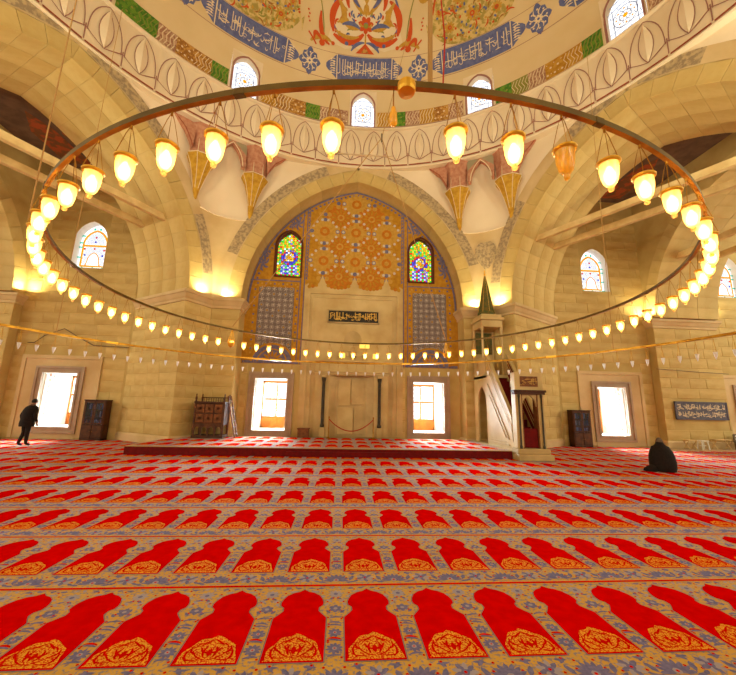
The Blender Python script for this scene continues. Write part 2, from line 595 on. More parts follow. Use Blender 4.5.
LOW_Z0, LOW_Z1, LOW_W = 0.52, 2.9, 0.75
UPPER = [(X(-20.8), 0.76), (X(-13.0), 0.76), (X(12.95), 0.76), (X(20.75), 0.76)]
TYMP = [(X(-3.38), 0.62), (X(3.42), 0.62)]
def low_loop(x):
    return [(x - LOW_W, LOW_Z0), (x - LOW_W, LOW_Z1), (x + LOW_W, LOW_Z1), (x + LOW_W, LOW_Z0)]
def up_loop(x, w):
    return window_loop(x, w, 8.0, 9.45, 10.42)
def ty_loop(x, w):
    return window_loop(x, w, 8.02, 9.6, 10.45)
fnW = lambda y: (lambda u, v: (u, y, v))
holes = [low_loop(x) for x in LOWWIN] + [up_loop(*q) for q in UPPER] + [ty_loop(*q) for q in TYMP]
wall_front = root('wall_front', 'long pale limestone prayer wall holding windows and mihrab', 'wall', (0, WALLY, 0))
b = MB()
b.plate([[(X(-31), -0.1), (X(-31), 14.2), (X(31), 14.2), (X(31), -0.1)]] + holes, lambda u, v: (u, 0, v))
b.build('wall_body', 'joint', wall_front)

# stone blocks of the front wall
SUR = 0.42
def block_holes():
    hs = [(x - LOW_W - 1.0, x + LOW_W + 1.0, 0.0, 3.75) for x in LOWWIN if abs(x - AXX) > 8]
    hs += [(x - w - 0.05, x + w + 0.05, 7.95, 10.5) for x, w in UPPER]
    hs += [(X(15.45), X(19.05), -1, 7.0), (X(-19.05), X(-15.45), -1, 7.0)]
    return hs
cells = []
for u0, u1, z0, z1 in ((X(-16.6), X(-10.5), 0, 12.5), (X(10.5), X(22), 0, 12.5)):
    for u, z, w, h in courses(u0, u1, z0, z1, 0.52, 1.1, block_holes()):
        cells.append(((u, 0, z), 0.0, w, h))
for x in (X(-3.78), X(3.78)):
    for u, z, w, h in courses(x - 1.45, x + 1.2, 0, 3.55, 0.52, 0.7, [(x - LOW_W - 0.42, x + LOW_W + 0.42, 0, 3.35)]):
        cells.append(((u, 0, z), 0.0, w, h))
cells.sort(key=lambda c: abs(c[0][0] - AXX))
blocks(wall_front, cells)

# other walls, plain
def shell(name, label, loops_fn, mat='joint'):
    b = MB(); loops_fn(b)
    return struct(b.build(name, mat), label, 'wall')
def wl(s):
    def f(b):
        hs = [[(y - w, z0), (y - w, z1), (y + w, z1), (y + w, z0)] for y in (-2, 6, 13) for w, z0, z1 in ((1.1, 1, 5), (.9, 8, 10.6))]
        b.plate([[(-9, -0.1), (-9, 14.2), (WALLY, 14.2), (WALLY, -0.1)]] + hs, lambda u, v: (X(s * 29.5), u, v))
    return f
shell('wall_left', 'far side wall of the wing beyond the lectern pier', wl(-1))
shell('wall_right', 'far side wall of the wing beyond the minbar pier', wl(1))
def wb(b):
    hs = [[(x - w, z0), (x - w, z1), (x + w, z1), (x + w, z0)] for x in (-22, -13, 13.5, 22.5, -5, 5.5) for w, z0, z1 in ((1.1, 1, 5), (.9, 8, 10.6))]
    b.plate([[(X(-31), -0.1), (X(-31), 14.2), (X(31), 14.2), (X(31), -0.1)]] + hs, lambda u, v: (u, -8.3, v))
shell('wall_back', 'rear wall with the entrance side windows', wb)

# ---- ceilings of the wings
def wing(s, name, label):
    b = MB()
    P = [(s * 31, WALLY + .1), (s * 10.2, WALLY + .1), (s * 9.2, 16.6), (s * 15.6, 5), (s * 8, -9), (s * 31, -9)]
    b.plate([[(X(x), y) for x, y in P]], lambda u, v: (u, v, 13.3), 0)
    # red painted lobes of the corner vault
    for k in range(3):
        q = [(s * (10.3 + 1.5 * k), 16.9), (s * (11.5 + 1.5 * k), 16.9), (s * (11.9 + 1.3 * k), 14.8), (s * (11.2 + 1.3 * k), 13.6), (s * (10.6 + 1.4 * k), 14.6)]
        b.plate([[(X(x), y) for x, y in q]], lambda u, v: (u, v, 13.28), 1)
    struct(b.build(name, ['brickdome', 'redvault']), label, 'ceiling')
wing(-1, 'ceiling_left', 'brown vaulted ceiling behind the diagonal arch on the lectern side')
wing(1, 'ceiling_right', 'brown vaulted ceiling behind the diagonal arch on the minbar side')
b = MB()
b.plate([[(X(-9.2), WALLY + .1), (X(9.2), WALLY + .1), (X(7), 16.2), (X(-7), 16.2)]], lambda u, v: (u, v, 14.4))
b.plate([[(X(-9), -9), (X(9), -9), (X(7), -6.2), (X(-7), -6.2)]], lambda u, v: (u, v, 14.4))
struct(b.build('ceiling_rear', 'plaster'), 'strip of vault above the front and rear walls', 'ceiling')

# ---- piers carrying the front arch
ZS, RISE, ARA = 6.5, 6.45, 5.3
CORN = [(0, 5.98), (0.05, 6.0), (0.05, 6.1), (0.1, 6.16), (0.17, 6.3), (0.22, 6.34), (0.22, 6.46), (0.0, 6.5), (-0.6, 6.5)]
def pier(s, label):
    pts = [(s * 10.45, WALLY + 0.05), (s * 7.26, 15.23), (s * 6.58, 16.4), (s * 5.3, 16.4), (s * 5.3, WALLY + 0.05)]
    pts = [(X(x), y) for x, y in pts]
    r = root('pier', label, 'pier', (0, 0, 0))
    b = MB(); b.prism(pts, 0, 6.5)
    b.build('pier_core', 'joint', r)
    path = pts if s < 0 else pts[::-1]
    b = MB(); b.sweep(path, CORN)
    b.build('cornice', 'stone_smooth', r)
    b = MB(); b.sweep(path, [(0.09, 0), (0.09, 0.28), (0.03, 0.34), (-0.02, 0.36)])
    b.build('plinth', 'stone_smooth', r)
    cl = []
    for i in range(3):
        a, c = Vector(path[i]), Vector(path[i + 1])
        if s > 0:
            a, c = Vector(path[i + 1]), Vector(path[i + 2])
        d = (c - a); L = d.length; d.normalize()
        n = Vector((d.y, -d.x))
        ang = math.atan2(n.x, -n.y)
        for u, z, w, h in courses(0, L, 0.36, 5.98, 0.51, 0.95):
            p = a + d * u
            cl.append(((p.x, p.y, z), ang, w, h))
    blocks(r, cl)
    return r
pier(-1, 'angular stone pier behind the carved wooden lectern')
pier(1, 'angular stone pier behind the minbar staircase')
for s in (-1, 1):
    for y in (5.0,):
        b = MB()
        b.prism([(X(s * (13.9 + 1.7 * cos(k * pi / 3) * s)), y + 2.0 * sin(k * pi / 3)) for k in range(6)], 0, 6.5)
        struct(b.build('free_standing_pier', 'joint'), 'free standing hexagonal stone pier on the %s side of the dome' % ('lectern' if s < 0 else 'minbar'), 'pier')

# ---- arches
ARC_C = (RISE * RISE - ARA * ARA) / (2 * ARA)
ARC_R = ARA + ARC_C
ARC_T = math.acos(ARC_C / ARC_R)
NV = 14
def vous_mesh(r0, dth, th, dep):
    b = MB(); g = 0.0008; q = 0.008
    vs = []
    for y, e in ((0.0, q), (q, 0.0), (dep - q, 0.0), (dep, q)):
        for rr in (r0, r0 + th):
            for a in (g, dth - g):
                ee = e
                r = rr + (ee if rr == r0 else -ee)
                aa = a + (ee / r0 if a == g else -ee / r0)
                vs.append((r * cos(aa), y, r * sin(aa)))
    fs = [(0, 1, 3, 2), (12, 14, 15, 13)]
    for l in range(3):
        o = l * 4
        for p, q2 in ((0, 1), (1, 3), (3, 2), (2, 0)):
            fs.append((o + p, o + q2, o + 4 + q2, o + 4 + p))
    b.add(vs, fs)
    return b.mesh('voussoir', ['stone'])

def make_arch(name, label, origin, rz, y0, depth, nd, a=ARA, rise=RISE, th=0.65, band=0.56, wallw=6.58, ztop=13.3, front_spandrel=False, bandparts=((0.1, 0.93),)):
    c = (rise * rise - a * a) / (2 * a); r = a + c; T = math.acos(c / r)
    rt_ = root(name, label, 'arch', origin)
    rt_.rotation_euler = (0, 0, rz)
    dd = depth / nd
    dth = T / NV
    me = vous_mesh(r, dth, th, dd - 0.012)
    for j in range(nd):
        off = 0.5 * dth if (j % 2 and nd > 1) else 0.0
        kx, kz = -c + (r + th) * cos(T), ZS + (r + th) * sin(T)
        kb = MB(); kb.extr([(0, ZS + rise), (-kx, kz), (kx, kz)], lambda u, v: (u, y0 + j * dd, v), lambda u, v: (u, y0 + j * dd + dd - .012, v)); kb.build('keystone', 'stone', rt_)
        for s in (-1, 1):
            for i in range(NV):
                o = link('voussoir', me, rt_, (-c * s, y0 + j * dd + rng.uniform(-0.006, 0.006), ZS))
                an = i * dth
                if s > 0:
                    o.rotation_euler = (0, -an, 0)
                else:
                    o.scale = (-1, 1, 1)
                    o.rotation_euler = (0, an, 0)
    # solid core over the voussoirs
    b = MB()
    inn = [(x, ZS + z) for x, z in arch_full(a, rise, 16, 0.02)]
    out = [(wallw, ztop), (-wallw, ztop)]
    loop = [(-wallw, ZS)] + inn + [(wallw, ZS)] + out
    b.plate([loop], lambda u, v: (u, y0 + depth - 0.02, v), 0)
    n = len(inn)
    b.add([(x, y0 + 0.03, z) for x, z in inn] + [(x, y0 + depth - 0.03, z) for x, z in inn], [(i, i + 1, n + i + 1, n + i) for i in range(n - 1)])
    b.plate([loop], lambda u, v: (u, y0 + (0.04 if front_spandrel else 0.06), v), 0)
    b.build('arch_core', 'joint', rt_)
    if band:
        b = MB()
        cc = c
        N = 18
        def pr(t, rr, s):
            return (s * (-cc + rr * cos(t)), ZS + rr * sin(t))
        # flat strip of wall outside the voussoirs with the painted band
        for s in (-1, 1):
            P0 = [pr(T * 1.02 * i / N, r + th, s) for i in range(N + 1)]
            P1 = [pr(T * 1.02 * i / N, r + th + band, s) for i in range(N + 1)]
            vs = [(max(-6.6, min(6.6, x)), y0 - 0.006, z) for x, z in P0 + P1]
            b.add(vs, [(i, i + 1, N + 2 + i, N + 1 + i) for i in range(N)])
        b.build('extrados_wall', 'stone_smooth', rt_)
        for s in (-1, 1):
            for t0, t1 in bandparts:
                b = MB()
                n2 = 14
                P0 = [pr(T * (t0 + (t1 - t0) * i / n2), r + th + 0.03 + 0.02 * rng.random(), s) for i in range(n2 + 1)]
                P1 = [pr(T * (t0 + (t1 - t0) * i / n2), r + th + band - 0.02 * rng.random(), s) for i in range(n2 + 1)]
                vs = [(max(-6.58, min(6.58, x)), y0 - 0.016, z) for x, z in P0 + P1]
                b.add(vs, [(i, i + 1, n2 + 2 + i, n2 + 1 + i) for i in range(n2)])
                b.build('painted_band', 'greyband', rt_)
    return rt_
ORG = (AXX, DOME_Y, 0)
make_arch('arch', 'broad pointed stone arch framing the painted mihrab wall', ORG, 0, APO, 0.9, 1, bandparts=((0.22, 0.86),), ztop=14.4)
make_arch('arch', 'deep diagonal stone arch rising from the pier behind the lectern', ORG, rad(60), APO, 3.6, 4, bandparts=((0.1, 0.36), (0.62, 0.98)))
make_arch('arch', 'deep diagonal stone arch rising from the pier behind the minbar', ORG, rad(-60), APO, 3.6, 4, bandparts=((0.12, 0.5), (0.8, 0.98)))
for k, nm in ((2, 'lectern wing rear'), (3, 'rear entrance'), (4, 'minbar wing rear')):
    r = root('arch', 'stone arch carrying the dome on its %s side' % nm, 'arch', ORG)
    r.rotation_euler = (0, 0, rad(60 * k))
    b = MB()
    inn = [(x, ZS + z) for x, z in arch_full(ARA, RISE, 14)]
    b.plate([[(-6.58, ZS)] + inn + [(6.58, ZS), (6.58, 14.2), (-6.58, 14.2)]], lambda u, v: (u, APO, v))
    n = len(inn)
    b.add([(x, APO, z) for x, z in inn] + [(x, APO + 3, z) for x, z in inn], [(i, i + 1, n + i + 1, n + i) for i in range(n - 1)])
    b.build('arch_body', 'stone_smooth', r)
for s, nm in ((-1, 'left'), (1, 'right')):
    make_arch('arch', 'transverse stone arch springing from the %s' % ('wall pilaster beyond the standing man' if s < 0 else 'wall pilaster with the slate plaque'),
              (AXX, 11.75, 0), rad(-90 * s), 15.5, 3.5, 3, a=4.85, rise=5.4, band=0, wallw=6.4, front_spandrel=True, th=0.6)
    # wall pilaster
    r = root('wall_pilaster', ('wide bare stone pilaster on the wall beyond the standing man' if s < 0 else 'wide stone pilaster carrying the slate calligraphy panel'), 'pilaster', (X(s * 17.25), WALLY, 0))
    b = MB(); b.box(-1.75, 1.75, -0.42, 0.05, 0, 6.5); b.build('pilaster_core', 'joint', r)
    pth = [(-1.75, 0.0), (-1.75, -0.42), (1.75, -0.42), (1.75, 0.0)]
    b = MB(); b.sweep(pth, [(o * 0.9, z) for o, z in CORN[:-1]] + [(-0.2, 6.5)]); b.build('cornice', 'stone_smooth', r)
    b = MB(); b.sweep(pth, [(0.08, 0), (0.08, 0.28), (0.02, 0.34), (-0.02, 0.36)]); b.build('plinth', 'stone_smooth', r)
    cl = [((u, -0.42, z), 0.0, w, h) for u, z, w, h in courses(-1.75, 1.75, 0.36, 5.98, 0.51, 1.0, [(-1.3, 1.65, 1.3, 2.3)] if s > 0 else [])]
    blocks(r, cl)

# ---- tie beams
def beam(p, q, label):
    b = MB(); b.bar(p, q, 0.2, 0.26)
    o = b.build('tie_beam', 'timber')
    struct(o, label, 'beam')
for s, nm in ((-1, 'lectern'), (1, 'minbar')):
    for d, which in ((1.1, 'inner'), (2.6, 'outer')):
        th = rad(-60 * s)
        def W(u, y):
            x, yy = rot2(u, APO + y, th)
            return (X(x), DOME_Y + yy, 9.7)
        u_near = -s * 4.55
        beam(W(u_near, d), W(-u_near, d), '%s timber tie beam spanning the diagonal arch beside the %s pier' % (which, nm))
    for d in (16.3, 18.2):
        beam((X(s * d), 16.2, 9.5), (X(s * d), 7.3, 9.5), '%s timber tie beam across the transverse arch on the %s side' % ('inner' if d < 17 else 'outer', 'lectern' if s < 0 else 'minbar'))

# ---- pendentives (bezier corner surfaces) and their painted patch
def w_ext(z):
    return min(6.5, max(0.4, arch_w(ARA, RISE, z - ZS, 1.17)))
ZF0, ZF1 = 13.72, 16.0
CREASE = 10.45
Vx, Vy = -HEXR / 2, APO
def pend_pt(z, t, inset=0.0):
    w = w_ext(z)
    A = Vector((-w, APO)); V = Vector((Vx, Vy))
    B = Vector(rot2(w, APO, rad(60)))
    p = (1 - t) ** 2 * A + 2 * t * (1 - t) * V + t * t * B
    if inset:
        p = p * (1 - inset / p.length)
    return (p.x, p.y, z)
def grid(b, f, nu, nv, mi=0):
    vs = [f(i / nu, j / nv) for j in range(nv + 1) for i in range(nu + 1)]
    b.add(vs, [(j * (nu + 1) + i, j * (nu + 1) + i + 1, (j + 1) * (nu + 1) + i + 1, (j + 1) * (nu + 1) + i) for j in range(nv) for i in range(nu)], mi)
b1 = MB(); grid(b1, lambda u, v: pend_pt(ZS + (CREASE - ZS) * v, u), 12, 12)
b2 = MB(); grid(b2, lambda u, v: pend_pt(CREASE + (ZF0 + 0.1 - CREASE) * v, u), 16, 12)
me1, me2 = b1.mesh('spandrel', ['stone_smooth']), b2.mesh('plaster_vault', ['plaster'])
me1.shade_smooth(); me2.shade_smooth()
b3 = MB()   # crease moulding
b3.tube([pend_pt(CREASE, i / 14, 0.01) for i in range(15)], 0.03, 5)
b4 = MB()   # faded grey lozenge painted in the crotch of the arches
pts = []
for j in range(9):
    v = j / 8
    z = 8.55 + 1.35 * v
    hw = 0.46 * math.sin(pi * min(1, v * 0.85 + 0.08)) ** 0.7
    pts.append([pend_pt(z, 0.5 - hw + 2 * hw * i / 8, 0.03) for i in range(9)])
b4.add([p for r in pts for p in r], [(j * 9 + i, j * 9 + i + 1, j * 9 + i + 10, j * 9 + i + 9) for j in range(8) for i in range(8)])
LBL = {0: 'plastered pendentive above the pier behind the lectern', 5: 'plastered pendentive above the pier behind the minbar',
       1: 'plastered pendentive above the free standing pier on the lectern side', 4: 'plastered pendentive above the free standing pier on the minbar side',
       2: 'plastered pendentive at the rear of the lectern side', 3: 'plastered pendentive at the rear of the minbar side'}
m3, m4 = b3.mesh('crease_moulding', ['plaster']), b4.mesh('painted_patch', ['greyband'])
for k in range(6):
    r = root('pendentive', LBL[k], 'pendentive', ORG)
    r.rotation_euler = (0, 0, rad(60 * k))
    link('spandrel', me1, r); link('plaster_vault', me2, r)
    if k in (0, 5):
        link('crease_moulding', m3, r)
    if k == 5:
        link('painted_patch', m4, r)

# ---- dome with drum frieze
DR, DZ = 11.65, 16.2
DROT = rad(-0.8)                        # decoration is turned a touch on the axis
dome = root('dome', 'great plastered dome with painted arabesques and a ring of windows', 'dome', (AXX, DOME_Y, 0))
dome.rotation_euler = (0, 0, DROT)
def sph(az, el, ins=0.0):               # degrees, azimuth clockwise from the front
    a, e = rad(az), rad(el)
    r = (DR - ins) * cos(e)
    return (r * sin(a), r * cos(a), DZ + (DR - ins) * sin(e))
AZ = []
for k in range(12):
    AZ += [30 * k + o for o in (-15, -12.7, -10.4, -8.1, -5.8, -3.6, -1.8, 0, 1.8, 3.6, 5.8, 8.1, 10.4, 12.7)]
EL = [0, 0.5, 4, 7.5, 11, 13, 15, 17.5, 20, 23, 26, 30, 34, 39, 44, 50, 56, 63, 70, 77, 84, 90]
b = MB()
n = len(AZ)
vs = [sph(a, e) for e in EL for a in AZ]
fs = []
for j in range(len(EL) - 1):
    for i in range(n):
        ac = (AZ[i] + AZ[(i + 1) % n]) / 2 if i < n - 1 else (AZ[i] + AZ[0] + 360) / 2
        da = (ac + 15) % 30 - 15
        if abs(da) < 3.6 and 0.5 <= EL[j] < 11:
            continue
        fs.append((j * n + i, j * n + (i + 1) % n, (j + 1) * n + (i + 1) % n, (j + 1) * n + i))
b.add(vs, fs)
b.build('dome_shell', 'plaster_dome', dome, smooth=True)
# drum frieze body, mouldings
b = MB()
b.lathe([(13.0, ZF0), (11.36, ZF0), (11.33, ZF0 + 0.06), (11.36, ZF0 + 0.12), (11.42, ZF1 - 0.02), (11.3, ZF1), (11.28, ZF1 + 0.06), (11.38, ZF1 + 0.1), (11.44, ZF1 + 0.16), (11.66, ZF1 + 0.2)], 180)
b.build('drum_cornice', 'plaster', dome, smooth=False)
# lotus panels, 60 round the drum
RF = 11.37
def fz(d):
    return lambda s, t: ((11.358 + 0.026 * t - d) * sin(s / RF), (11.358 + 0.026 * t - d) * cos(s / RF), ZF0 + 0.1 + t)
b = MB()
hw = pi * RF / 60
def curve(p0, p1, p2, n=7):
    return [((1 - t) ** 2 * p0[0] + 2 * t * (1 - t) * p1[0] + t * t * p2[0], (1 - t) ** 2 * p0[1] + 2 * t * (1 - t) * p1[1] + t * t * p2[1]) for t in [i / n for i in range(n + 1)]]
# raised leaf with a ridge
Lf = curve((0, 0.3), (-0.46, 1.05), (0, 1.95), 8)
Rf_ = [(-x, y) for x, y in Lf]
f2, f6 = fz(0.02), fz(0.09)
for side in (Lf, Rf_):
    k = len(side)
    b.add([f2(*p) for p in side] + [f6(0, p[1]) for p in side], [(i, i + 1, k + i + 1, k + i) for i in range(k - 1)], 0)
# concave arch field around the leaf
f1 = fz(0.022)
for s in (-1, 1):
    b.ribbon([(s * x, y) for x, y in curve((0.54, 0.55), (0.56, 1.75), (0, 2.12), 8)], 0.016, f1, 1)
    b.ribbon([(s * x, y) for x, y in curve((0, 0.3), (0.3, 0.42), (hw - 0.02, 0.62), 3)], 0.016, f1, 1)
    b.ribbon([(s * x, y) for x, y in Lf], 0.014, fz(0.03), 1)
b.ribbon([(hw, 0.1), (hw, 0.75)], 0.018, f1, 1)
b.ribbon([(-hw + 0.04, 0.05), (hw - 0.04, 0.05)], 0.035, f1, 2)
b.ribbon([(hw - 0.02, 0.62), (0.05, 0.32)], 0.01, f1, 2)
LOTUS = b.mesh('lotus_panel', ['plaster', 'mauveline', 'redline'])
for k in range(60):
    o = link('lotus_panel', LOTUS, dome)
    o.rotation_euler = (0, 0, rad(6 * k + 3))
# thin painted lines round the dome
def hline(el, w, mi, ins=0.012, step=2):
    n = 360 // step
    vs = [sph(i * step, el - w, ins) for i in range(n)] + [sph(i * step, el + w, ins) for i in range(n)]
    lines.add(vs, [(i, (i + 1) % n, n + (i + 1) % n, n + i) for i in range(n)], mi)
lines = MB()
hline(13.0, 0.07, 0)
hline(19.6, 0.05, 0)
hline(1.0, 0.10, 0)
lines.build('painted_lines', 'mauveline', dome)

# drum windows
def met(az0, el0, ins):
    """metric (s,t) around a point of the dome"""
    def f(s, t):
        e = el0 + math.degrees(t / DR)
        return sph(az0 + math.degrees(s / (DR * cos(rad(e)))), e, ins)
    return f
WL = window_loop(0, 0.60, 0.12, 1.35, 2.12, 6)
def drum_window(k, label):
    az = 30 * k
    r = struct(thing('window_%d' % (k + 20), label, 'window'))
    r.parent = None
    r.location = (AXX, DOME_Y, 0)
    r.rotation_euler = (0, 0, DROT - rad(az))
    f0, f3, f2 = met(0, 0, 0.0), met(0, 0, -0.35), met(0, 0, -0.22)
    R0 = [(-math.radians(3.6) * DR * .998, rad(.5) * DR), (-math.radians(3.6) * DR * .985, rad(11) * DR), (math.radians(3.6) * DR * .985, rad(11) * DR), (math.radians(3.6) * DR * .998, rad(.5) * DR)]
    b = MB(); b.plate([R0, WL], f0, 0)
    n = len(WL)
    b.add([f0(*p) for p in WL] + [f3(*p) for p in WL], [(i, (i + 1) % n, n + (i + 1) % n, n + i) for i in range(n)], 0)
    b.build('reveal', 'plaster', r)
    b = MB(); b.ribbon([(x * 1.06, y + 0.03 * (y > 1)) for x, y in WL] + [(WL[0][0] * 1.06, WL[0][1])], 0.045, met(0, 0, 0.02), 0)
    b.build('painted_frame', 'mauveline', r)
    b = MB(); b.plate([WL], f2, 0); b.build('pane', 'g_white', r)
    # cames: star lattice, amber centre
    c = MB('d'); fc = met(0, 0, -0.20)
    def inside(x, y):
        return abs(x) < 0.58 and y > 0.14 and (y < 1.35 or abs(x) < arch_w(0.60, 0.77, y - 1.35) - 0.03)
    for rr in (0.2, 0.42):
        c.ribbon([(rr * cos(a), 1.05 + rr * sin(a)) for a in [2 * pi * i / 16 for i in range(17)]], 0.014, fc, 0)
    for i in range(8):
        a = 2 * pi * i / 8 + 0.2
        p, q = (0.08 * cos(a), 1.05 + 0.08 * sin(a)), (0.2 * cos(a), 1.05 + 0.2 * sin(a))
        c.ribbon([p, q], 0.012, fc, 0)
        st = [(x, y) for x, y in [((0.2 + 0.1 * j) * cos(a + 0.25 * (j % 2)), 1.05 + (0.2 + 0.1 * j) * sin(a + 0.25 * (j % 2))) for j in range(9)] if inside(x, y)]
        if len(st) > 1:
            c.ribbon(st, 0.012, fc, 0)
    for x in (-0.4, 0.4):
        c.ribbon([(x, 0.14), (x, 1.6)], 0.012, fc, 0)
    for y in (0.35, 0.6, 1.5, 1.75):
        w = 0.58 if y < 1.35 else arch_w(0.60, 0.77, y - 1.35)
        c.ribbon([(-w, y), (0, y + 0.1), (w, y)], 0.012, fc, 0)
    c.build('cames', 'cames', r)
    c = MB(); c.poly([(0.085 * cos(a), 1.05 + 0.085 * sin(a)) for a in [2 * pi * i / 10 for i in range(10)]], met(0, 0, -0.19))
    for i in range(8):
        a = 2 * pi * i / 8
        c.poly([(0.31 * cos(a) + 0.04 * cos(q), 1.05 + 0.31 * sin(a) + 0.04 * sin(q)) for q in [2 * pi * j / 6 for j in range(6)]], met(0, 0, -0.19))
    c.build('amber_pane', 'g_amber', r)
    return r
WN = {0: 'arched dome window directly above the mihrab', 11: 'arched dome window above the pendentive behind the lectern', 1: 'arched dome window above the pendentive behind the minbar',
      2: 'arched dome window above the diagonal arch on the minbar side', 10: 'arched dome window above the diagonal arch on the lectern side'}
for k in range(12):
    drum_window(k, WN.get(k, 'arched dome window at %d degrees from the mihrab axis' % (30 * k)))

# ---- pendants hanging under the drum at the front corners
def pendant_pair(s, label):
    r = thing('muqarnas_bracket', label, 'bracket', (AXX, DOME_Y, 0))
    r.rotation_euler = (0, 0, -s * rad(30.4))
    struct(r)
    for k, a in enumerate((-5.7, 5.7)):
        ca, sa = cos(rad(a)), sin(rad(a))
        def sec(z, rc, rr, n=8):
            return [(rc * sa + rr * cos(2 * pi * i / n + pi / 8), rc * ca + rr * 0.9 * sin(2 * pi * i / n + pi / 8), z) for i in range(n)]
        def stack(secs, mi, b):
            n = len(secs[0])
            b.add([p for q in secs for p in q], [(j * n + i, j * n + (i + 1) % n, (j + 1) * n + (i + 1) % n, (j + 1) * n + i) for j in range(len(secs) - 1) for i in range(n)], mi)
        b = MB()
        stack([sec(13.74, 12.0, 0.78), sec(13.3, 12.0, 0.60), sec(12.9, 12.03, 0.55), sec(12.55, 12.06, 0.55), sec(12.42, 12.06, 0.58)], 0, b)
        p = b.build('pink_shaft', 'pinkstal', r)
        b = MB()
        stack([sec(12.42, 12.06, 0.63), sec(12.36, 12.06, 0.63), sec(12.05, 12.12, 0.44), sec(11.6, 12.25, 0.28), sec(11.1, 12.4, 0.15), sec(10.72, 12.52, 0.10), sec(10.55, 12.56, 0.03)], 0, b)
        b.build('gold_drop', 'goldstal', r)
        b = MB()
        for z0, z1, r0, r1 in ((13.74, 13.3, .80, .62), (13.3, 12.9, .62, .57), (12.9, 12.42, .57, .60), (12.36, 12.05, .65, .46), (12.05, 11.6, .46, .30), (11.6, 11.1, .30, .17)):
            for i in range(4, 8):
                an = 2 * pi * i / 8 + pi / 8
                rc0 = 12.06 if z0 > 12.1 else 12.06 + (12.36 - z0) * 0.27
                rc1 = 12.06 if z1 > 12.1 else 12.06 + (12.36 - z1) * 0.27
                b.tube([(rc0 * sa + r0 * cos(an), rc0 * ca + r0 * .9 * sin(an), z0), (rc1 * sa + r1 * cos(an), rc1 * ca + r1 * .9 * sin(an), z1)], 0.014, 4)
        b.tube([Vector(q) * 1.0 for q in sec(12.42, 12.06, 0.64)] + [sec(12.42, 12.06, 0.64)[0]], 0.02, 4)
        b.build('cream_outline', 'cream', r)
    # little arch between the two, and a wing on either side
    f = lambda d: (lambda u, v: ((11.62 + d) * sin(u / 11.6), (11.62 + d) * cos(u / 11.6), v))
    def hood(uc, half, zt, zb, nm):
        inner = [(uc + x, zb + z) for x, z in arch_full(half - 0.14, zt - zb - 0.1, 6)]
        loop = [(uc - half, zb)] + inner + [(uc + half, zb), (uc + half, zt), (uc - half, zt)]
        b = MB(); b.extr(loop, f(0), f(0.3), 0)
        b.build(nm, 'pinkstal', r)
        b = MB(); b.ribbon([(uc + x * 1.02, zb + z) for x, z in arch_full(half - 0.14, zt - zb - 0.1, 6)], 0.02, f(-0.012), 0)
        b.build('hood_outline', 'cream', r)
        b = MB(); b.poly([(uc - half, zt), (uc, zt), (uc - half, zt - 0.55)], f(-0.006)); b.poly([(uc + half, zt), (uc + half, zt - 0.55), (uc, zt)], f(-0.006))
        b.build('grey_spandrel', 'greystal', r)
    hood(0, 0.62, 13.74, 12.6, 'niche_hood')
    for sg in (-1, 1):
        b = MB()
        u0 = sg * 1.65
        loop = [(u0, 12.6), (u0 + sg * 0.12, 12.9), (u0 + sg * 0.35, 13.3), (u0 + sg * 0.85, 13.74), (u0 - sg * 0.1, 13.74)]
        b.extr(loop, f(0.02), f(0.3), 0)
        b.build('side_wing', 'pinkstal', r)
        b = MB(); b.ribbon(loop[:4], 0.02, f(0.01)); b.build('wing_outline', 'redline', r)
pendant_pair(-1, 'pair of pink and gold stalactite drops above the lectern pier')
pendant_pair(1, 'pair of pink and gold stalactite drops above the minbar pier')

# ================================================================== painted dome
def calligraphy(b, w, h, fn, mi, seed, dens=2.2, sw=0.03):
    """band of tall interlaced script strokes, w x h, centred"""
    q = random.Random(seed)
    n = max(4, int(w * dens / h))
    base = -h * 0.28
    for i in range(n):
        x = -w / 2 + w * (i + 0.5) / n + q.uniform(-.2, .2) * w / n
        top = h * q.uniform(0.30, 0.44)
        lean = q.uniform(-.03, .03) * h
        if q.random() < 0.55:
            b.ribbon([(x + lean, top), (x + lean * 0.5, (top + base) / 2), (x, base)], [sw * 1.2, sw, sw * 0.8], fn, mi)
        if q.random() < 0.6:          # long sweeping horizontals
            L = w / n * q.uniform(1.5, 3.2); y0 = q.uniform(-h * .36, h * .3); xx = max(-w / 2, min(w / 2 - L, x - L / 2)); bow = h * q.uniform(-.2, .2)
            b.ribbon(curve((xx, y0), (xx + L * .5, y0 + bow), (xx + L, y0 + bow * .3), 6), [sw * .3, sw * .9, sw * 1.3, sw * 1.4, sw * 1.1, sw * .7, sw * .3], fn, mi)
        if q.random() < 0.75:
            d = q.choice((-1, 1))
            L = w / n * q.uniform(0.9, 1.7)
            y0 = q.uniform(-h * 0.4, h * 0.12)
            b.ribbon(curve((x, y0 + h * .06), (x + d * L * .5, y0 - h * q.uniform(.05, .22)), (x + d * L, y0 + h * .1), 6), [sw * .5, sw, sw * 1.2, sw * 1.2, sw, sw * .8, sw * .4], fn, mi)
        if q.random() < 0.5:
            cy = q.uniform(-h * .3, h * .15); rr = h * q.uniform(.05, .08)
            b.ribbon([(x + w / n * .5 + rr * 1.4 * cos(a), cy + rr * sin(a)) for a in [2 * pi * k / 8 for k in range(8)]], sw * .7, fn, mi)
        if q.random() < 0.7:
            cx, cy, e = x + q.uniform(-.5, .5) * w / n, q.uniform(-h * .42, h * .42), sw * 1.0
            b.poly([(cx - e, cy), (cx, cy - e), (cx + e, cy), (cx, cy + e)], fn, mi)

